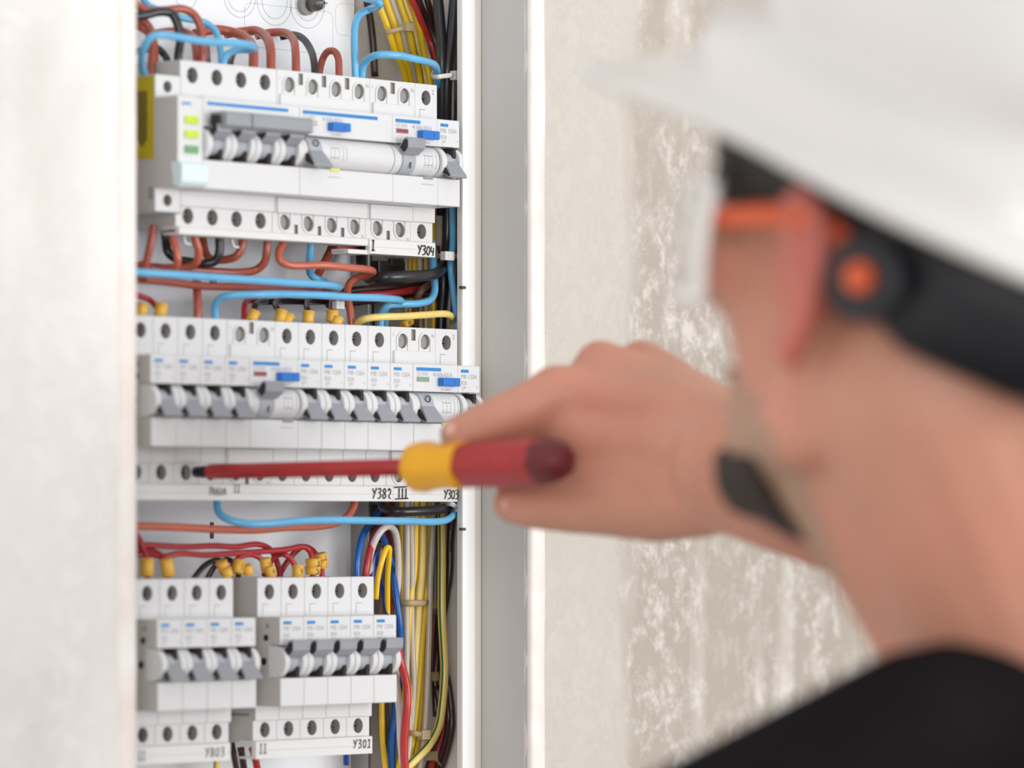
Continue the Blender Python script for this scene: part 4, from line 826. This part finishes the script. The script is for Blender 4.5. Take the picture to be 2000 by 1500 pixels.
# left arm hanging
elL = shL+wf(-0.06, 0, 0)-CAM+Vector((0, 0, -.29)); b.cap(shL, elL, 0.046, 0.038); wrL = elL+0.10*F+Vector((0, 0, -.22)); b.cap(elL, wrL, 0.038, 0.026); hl = wrL+0.03*F+Vector((0,0,-.08)); b.cap(wrL, hl, 0.026, 0.032)
for k in range(4): q = hl+(0.024-0.016*k)*F; b.chain([(q, .010), (q+Vector((0,0,-.045))+0.006*F, .0088), (q+Vector((0,0,-.078+.006*abs(k-1))), .0075)])
b.chain([(wrL+0.03*F+Vector((0,0,-.03)), .014), (wrL+0.055*F+Vector((0,0,-.075)), .0105), (wrL+0.055*F+Vector((0,0,-.105)), .009)])
# legs under the clothes
hipR = hipc+.09*R+Vector((0,0,-.06)); hipL = hipc-.09*R+Vector((0,0,-.06)); FL = -1.535
for h_, s in ((hipR, 1), (hipL, -1)):
    kn = h_+Vector((0,0,-.38))+.03*F+.02*s*R; an = Vector((kn.x, kn.y, FL+.07)); b.chain([(h_, .08), (kn, .052), (an, .036)])
# right hand: palm, metacarpals, fingers, thumb (radii in m)
Hc = lambda u, v, z, r: (hp(u, v, z), r/1000)
b.chain([Hc(1420, 850, 2.225, 17), Hc(1300, 790, 2.26, 16), Hc(1160, 772, 2.286, 14), Hc(1088, 770, 2.29, 14.5)])      # index metacarpal
b.chain([Hc(1420, 830, 2.235, 15), Hc(1300, 765, 2.275, 14), Hc(1172, 714, 2.30, 12.5)])
b.chain([Hc(1430, 822, 2.25, 13), Hc(1330, 757, 2.285, 12), Hc(1252, 706, 2.315, 11)])
b.chain([Hc(1430, 900, 2.25, 18), Hc(1330, 850, 2.29, 16), Hc(1260, 780, 2.325, 10)])
b.chain([Hc(1420, 900, 2.22, 24), Hc(1300, 880, 2.265, 25), Hc(1200, 865, 2.285, 22)])
b.chain([Hc(1400, 960, 2.22, 20), Hc(1290, 955, 2.255, 22), Hc(1190, 940, 2.280, 18)])
b.chain([Hc(1200, 865, 2.285, 20), Hc(1130, 830, 2.29, 16)])
b.chain([Hc(1085, 772, 2.288, 14), Hc(1035, 797, 2.287, 12.8), Hc(985, 815, 2.289, 12), Hc(930, 836, 2.293, 10.6), Hc(893, 850, 2.296, 9)])      # index
b.chain([Hc(1170, 716, 2.305, 12), Hc(1110, 790, 2.33, 10.5), Hc(1030, 850, 2.338, 9.6), Hc(985, 905, 2.335, 9), Hc(1000, 945, 2.322, 8.4)])   # middle, behind the handle
b.chain([Hc(1245, 712, 2.322, 11), Hc(1180, 800, 2.352, 10), Hc(1105, 880, 2.356, 9.2), Hc(1080, 950, 2.345, 8.6), Hc(1095, 975, 2.332, 8)])    # ring
b.chain([Hc(1262, 776, 2.335, 10), Hc(1220, 850, 2.356, 9), Hc(1170, 930, 2.36, 8.2), Hc(1150, 985, 2.35, 7.8)])   # little
b.chain([Hc(1370, 975, 2.225, 18), Hc(1290, 990, 2.245, 17), Hc(1180, 988, 2.262, 14.5), Hc(1085, 990, 2.275, 12), Hc(1040, 990, 2.282, 10.8), Hc(1000, 984, 2.289, 9.6)])     # thumb
body = b.bake('person', 0.0026, 8, ('skin', 'ear_skin', 'stubble_skin'))
tag(body, 'person in black t-shirt seen from behind, holding a screwdriver to the breakers', 'person')
me = body.data
HI = HM.inverted()
for pl in me.polygons:
    q = HI @ (pl.center-HO)*1000
    if abs(q.x) > 78 and -42 < q.z < 34 and -34 < q.y < 14: pl.material_index = 1
    elif q.y > 10 and -125 < q.z < -44 - (72-q.y)*0.3 and abs(q.x) < 90: pl.material_index = 2
# nails
for (u, v, z, nu, nv) in ((884, 840, 2.288, 0, 0), (994, 985, 2.281, 0, 0)):
    m_ = Blob(); m_.ell(hp(u, v, z)-Vector((0,0,0)), (0.0045, 0.002, 0.0035)); o = m_.bake('fingernail', 0.0008, 2, ('nail',)); o.parent = body
for s in (-1, 1):
    m_ = Blob(); m_.ell(hd(s*31, 84, 12), 0.0125); o = m_.bake('eye', 0.0015, 1, ('eye_white', 'iris')); o.parent = body
    c0 = hd(s*31, 96, 12)
    for pl in o.data.polygons:
        if (pl.center-c0).length < 0.0062: pl.material_index = 1
def shell_from_head(name, inf, keep, matname, amp, fr, vox=0.003):
    bb_ = Blob(); head_prims(bb_, inf)
    bb_.cap(hd(0, -45, -20), neckb-0.02*face, (46+inf)/1000, 0.05); bb_.cap(hd(0, -22, -30), neckb, (56+inf)/1000, 0.055)
    o = bb_.bake(name, vox, 4, (matname,)); me = o.data; bm = bmesh.new(); bm.from_mesh(me)
    dead = []
    for f in bm.faces:
        q = HI @ (f.calc_center_median()-HO)*1000; n = noise.noise(q*fr)
        if not keep(q, n): dead.append(f)
    bmesh.ops.delete(bm, geom=dead, context='FACES')
    for v in bm.verts:
        q = HI @ (v.co-HO)*1000; v.co += v.normal*(amp*noise.noise(q*fr*1.6))
    bm.to_mesh(me); bm.free()
    md = o.modifiers.new('thick', 'SOLIDIFY'); md.thickness = 0.006; md.offset = -1
    o.parent = body; return o
def keep_hair(q, n):
    x, y, z = abs(q.x), q.y, q.z
    if y > 8: return z > 24+n*4-(y-8)*0.06 and y < 66 + (z-22)*0.25 + n*5      # temples and fringe under the helmet
    if y > -26 and x > 60: return z > 26+n*4                         # above the ear
    return z > (-42 if y < -58 else (-20 if y > -34 else -20+(y+34)*0.92)) + n*12
shell_from_head('hair', 7, keep_hair, 'hair', 0.003, 0.07)
def keep_beard(q, n):
    x, y, z = abs(q.x), q.y, q.z
    return y > 36 and z < -78 + n*4 and z > -122
shell_from_head('beard', 3, keep_beard, 'beard', 0.0015, 0.12)
# shirt
b = Blob()
b.cap(neckb+Vector((0,0,-.03)), shR, 0.068, 0.061); b.cap(neckb+Vector((0,0,-.035)), hp(1795, 1452, 1.88), 0.066, 0.038); b.cap(hp(1795, 1452, 1.88), shL, 0.038, 0.060)
TM = Matrix((R, F, U)).transposed()
for t_, rr in ((0.22, .118), (0.3, .122), (0.4, .124), (0.5, .124), (0.6, .12), (0.7, .116), (0.8, .113), (0.9, .114), (1.0, .116)):
    b.ell(neckb.lerp(hipc, t_), (rr+.07, rr, rr*1.2), TM)
b.cap(shR, shR.lerp(elb, .6), 0.062, 0.056); b.cap(shL, shL.lerp(elL, .62), 0.061, 0.056)
shirt = b.bake('t_shirt', 0.004, 24, ('shirt',)); shirt.parent = body
m = MB(); nk = neckb; pts = []
axn = (hd(0, -22, -30)-neckb).normalized(); a1 = axn.orthogonal().normalized(); a2 = axn.cross(a1); cc = neckb+axn*0.012
ringp = [cc+(a1*math.cos(2*math.pi*k/24)+a2*math.sin(2*math.pi*k/24))*0.071 for k in range(25)]
m.tube([p*1000 for p in ringp], 5.0, 0, 8, None, 1, False, 9.0); o = m.build('collar', ['shirt'], shirt)
b = Blob()
for t_ in (0.0, .5): b.ell(hipc+Vector((0,0,-.03-.05*t_)), (.155, .13, .11))
for h_, s in ((hipR, 1), (hipL, -1)):
    kn = h_+Vector((0,0,-.38))+.03*F+.02*s*R; an = Vector((kn.x, kn.y, FL+.06)); b.chain([(h_, .095), (kn, .066), (an, .056)])
o = b.bake('jeans', 0.005, 6, ('jeans',)); o.parent = body
for h_, s in ((hipR, 1), (hipL, -1)):
    kn = h_+Vector((0,0,-.38))+.03*F+.02*s*R; b = Blob(); a0 = Vector((kn.x, kn.y, -1.52)); b.cap(a0-.03*F, a0+.15*F, .04, .037); b.cap(a0, a0+Vector((0,0,.08)), .042, .045)
    o = b.bake('shoe', 0.004, 4, ('shoe',)); o.parent = body

# ------------------------------------------------------------------ hard hat
hat = thing('hard_hat', 'white hard hat with black headband and orange knob worn by the person', 'hard hat', HO*1000)
HP = Matrix((rightv, face, U)).transposed() @ Matrix.Rotation(math.radians(25), 3, 'X') @ Matrix.Rotation(math.radians(6), 3, 'Y')
def hh(x, y, z): return HP @ Vector((x, y, z+17))
NA = 72; prof = []
def hat_pt(a, s):
    """a: angle (0 = front), s: 0 apex .. 1 rim base .. 1.0-1.5 brim"""
    ca, sa = math.cos(a), math.sin(a)
    rx, ry = 106, 128
    if s <= 1: g = min(1, max(0, (s-.84)/.14)); g = 1-.09*g*g*(3-2*g); rx *= g; ry *= g
    if s <= 1:
        t = s*math.pi/2; k = math.sin(t)**0.92; return (rx*k*sa, ry*k*ca-4, 58+112*math.cos(t)**0.9 if t < math.pi/2-1e-6 else 58)
    if s <= 1.2: t = (s-1)/0.2; k5 = 8*min(1, t*8); return ((rx+k5+1*t)*sa, (ry+k5+1*t)*ca-4, 58-26*t)
    t = (s-1.2)/0.3; front = max(0, ca)**1.6
    ext = 14+46*front; return ((rx+9+ext*t*0.65)*sa, (ry+9+ext*t*0.93)*ca-4, 32-(8+26*front)*t)
ss = [0, .08, .18, .3, .42, .55, .68, .8, .9, .96, 1.0, 1.05, 1.12, 1.2, 1.27, 1.35, 1.43, 1.5]
def hat_mesh(ss, ring_mi=0):
    m = MB(); vs = []
    for s in ss:
        for j in range(NA): vs.append(tuple(hh(*hat_pt(2*math.pi*j/NA, s))))
    fs = [(i*NA+j, i*NA+(j+1) % NA, (i+1)*NA+(j+1) % NA, (i+1)*NA+j) for i in range(len(ss)-1) for j in range(NA)]
    m.add(vs, fs, 0, True); return m
o = hat_mesh(ss).build('shell', ['helmet_white'], hat); md = o.modifiers.new('t', 'SOLIDIFY'); md.thickness = 0.003; md.offset = 0
m = MB(); rim = [hh(*hat_pt(2*math.pi*j/NA, 1.5)) for j in range(NA+1)]; m.tube(rim, 3.8, 0, 8, None, 1, False); m.build('rim_bead', ['helmet_white'], hat)
m = MB()
for x in (-16, 16):
    m.tube([hh(x, y, 58+112*math.sqrt(max(0, 1-(y+4)**2/128**2-(x/106)**2))**0.9-1) for y in range(-110, 106, 12)], 4, 0, 8)
m.build('crown_rib', ['helmet_white'], hat)
m = MB(); bp = []                                # headband hanging below the brim, with the rear cradle
n = 60; vs = []
for j in range(n):
    a = 2*math.pi*j/n; ca = math.cos(a); back = max(0, -ca); side = abs(math.sin(a))
    zt = 36; zb = 12-44*back**1.0 if back > 0.0 else 12
    if back > 0: zb = 12-40*min(1, back*2.2)
    rx = 85; ry = 104
    for (r_, z) in ((0, zt), (3, zt), (3, zb), (0, zb)): vs.append(tuple(hh((rx+r_)*math.sin(a), (ry+r_)*ca-8, z)))
m.add(vs, [(j*4+k, j*4+(k+1) % 4, ((j+1) % n)*4+(k+1) % 4, ((j+1) % n)*4+k) for j in range(n) for k in range(4)], 0, True)
m.build('headband', ['helmet_band'], hat)
kp = hh(-89, -42, -8); kn_ = HP @ Vector((-1, -0.25, 0)).normalized()
m = MB(); m.lathe(kp, kn_, [(-3, 17, 0), (3, 17, 0), (4, 15, 0)], n=32); m.build('pivot_plate', ['helmet_band'], hat)
m = MB(); m.lathe(kp+kn_*3.5, kn_, [(0, 6.2, 0), (3.5, 6.0, 0), (4.5, 5, 0)], n=24); m.build('knob', ['knob_orange'], hat)

# ------------------------------------------------------------------ safety glasses
gl = thing('safety_glasses', 'clear safety glasses with orange temple over the ear of the person', 'glasses', HO*1000)
def hl_(x, y, z): return HM @ Vector((x, y, z))
m = MB(); vs = []; NX, NZ = 28, 10
for i in range(NX+1):
    a = math.radians(-78+156*i/NX)
    for k in range(NZ+1):
        z = 30-46*k/NZ; bul = 1+0.10*math.cos((z-7)/30)
        vs.append(tuple(hl_(80*math.sin(a)*bul, 30+78*math.cos(a)*bul, z)))
m.add(vs, [(i*(NZ+1)+k, (i+1)*(NZ+1)+k, (i+1)*(NZ+1)+k+1, i*(NZ+1)+k+1) for i in range(NX) for k in range(NZ)], 0, True)
o = m.build('lens', ['lens_clear_gleam'], gl); md = o.modifiers.new('t', 'SOLIDIFY'); md.thickness = 0.0022
m = MB()
edge = [vs[i*(NZ+1)] for i in range(NX+1)]+[vs[NX*(NZ+1)+k] for k in range(NZ+1)]+[vs[i*(NZ+1)+NZ] for i in range(NX, -1, -1)]+[vs[k] for k in range(NZ, -1, -1)]
m.tube(edge, 2.6, 0, 8, None, 1, False); m.build('lens_rim', ['lens_rim'], gl)
for s in (-1, 1):
    m = MB(); m.tube([hl_(s*80, 52, 16), hl_(s*84, 30, 18), hl_(s*85, 10, 20), hl_(s*86, -14, 20), hl_(s*84, -34, 8), hl_(s*80, -42, -6)], 2.2, 0, 10, None, 6, True, 4.6); m.build('temple', ['knob_orange'], gl)
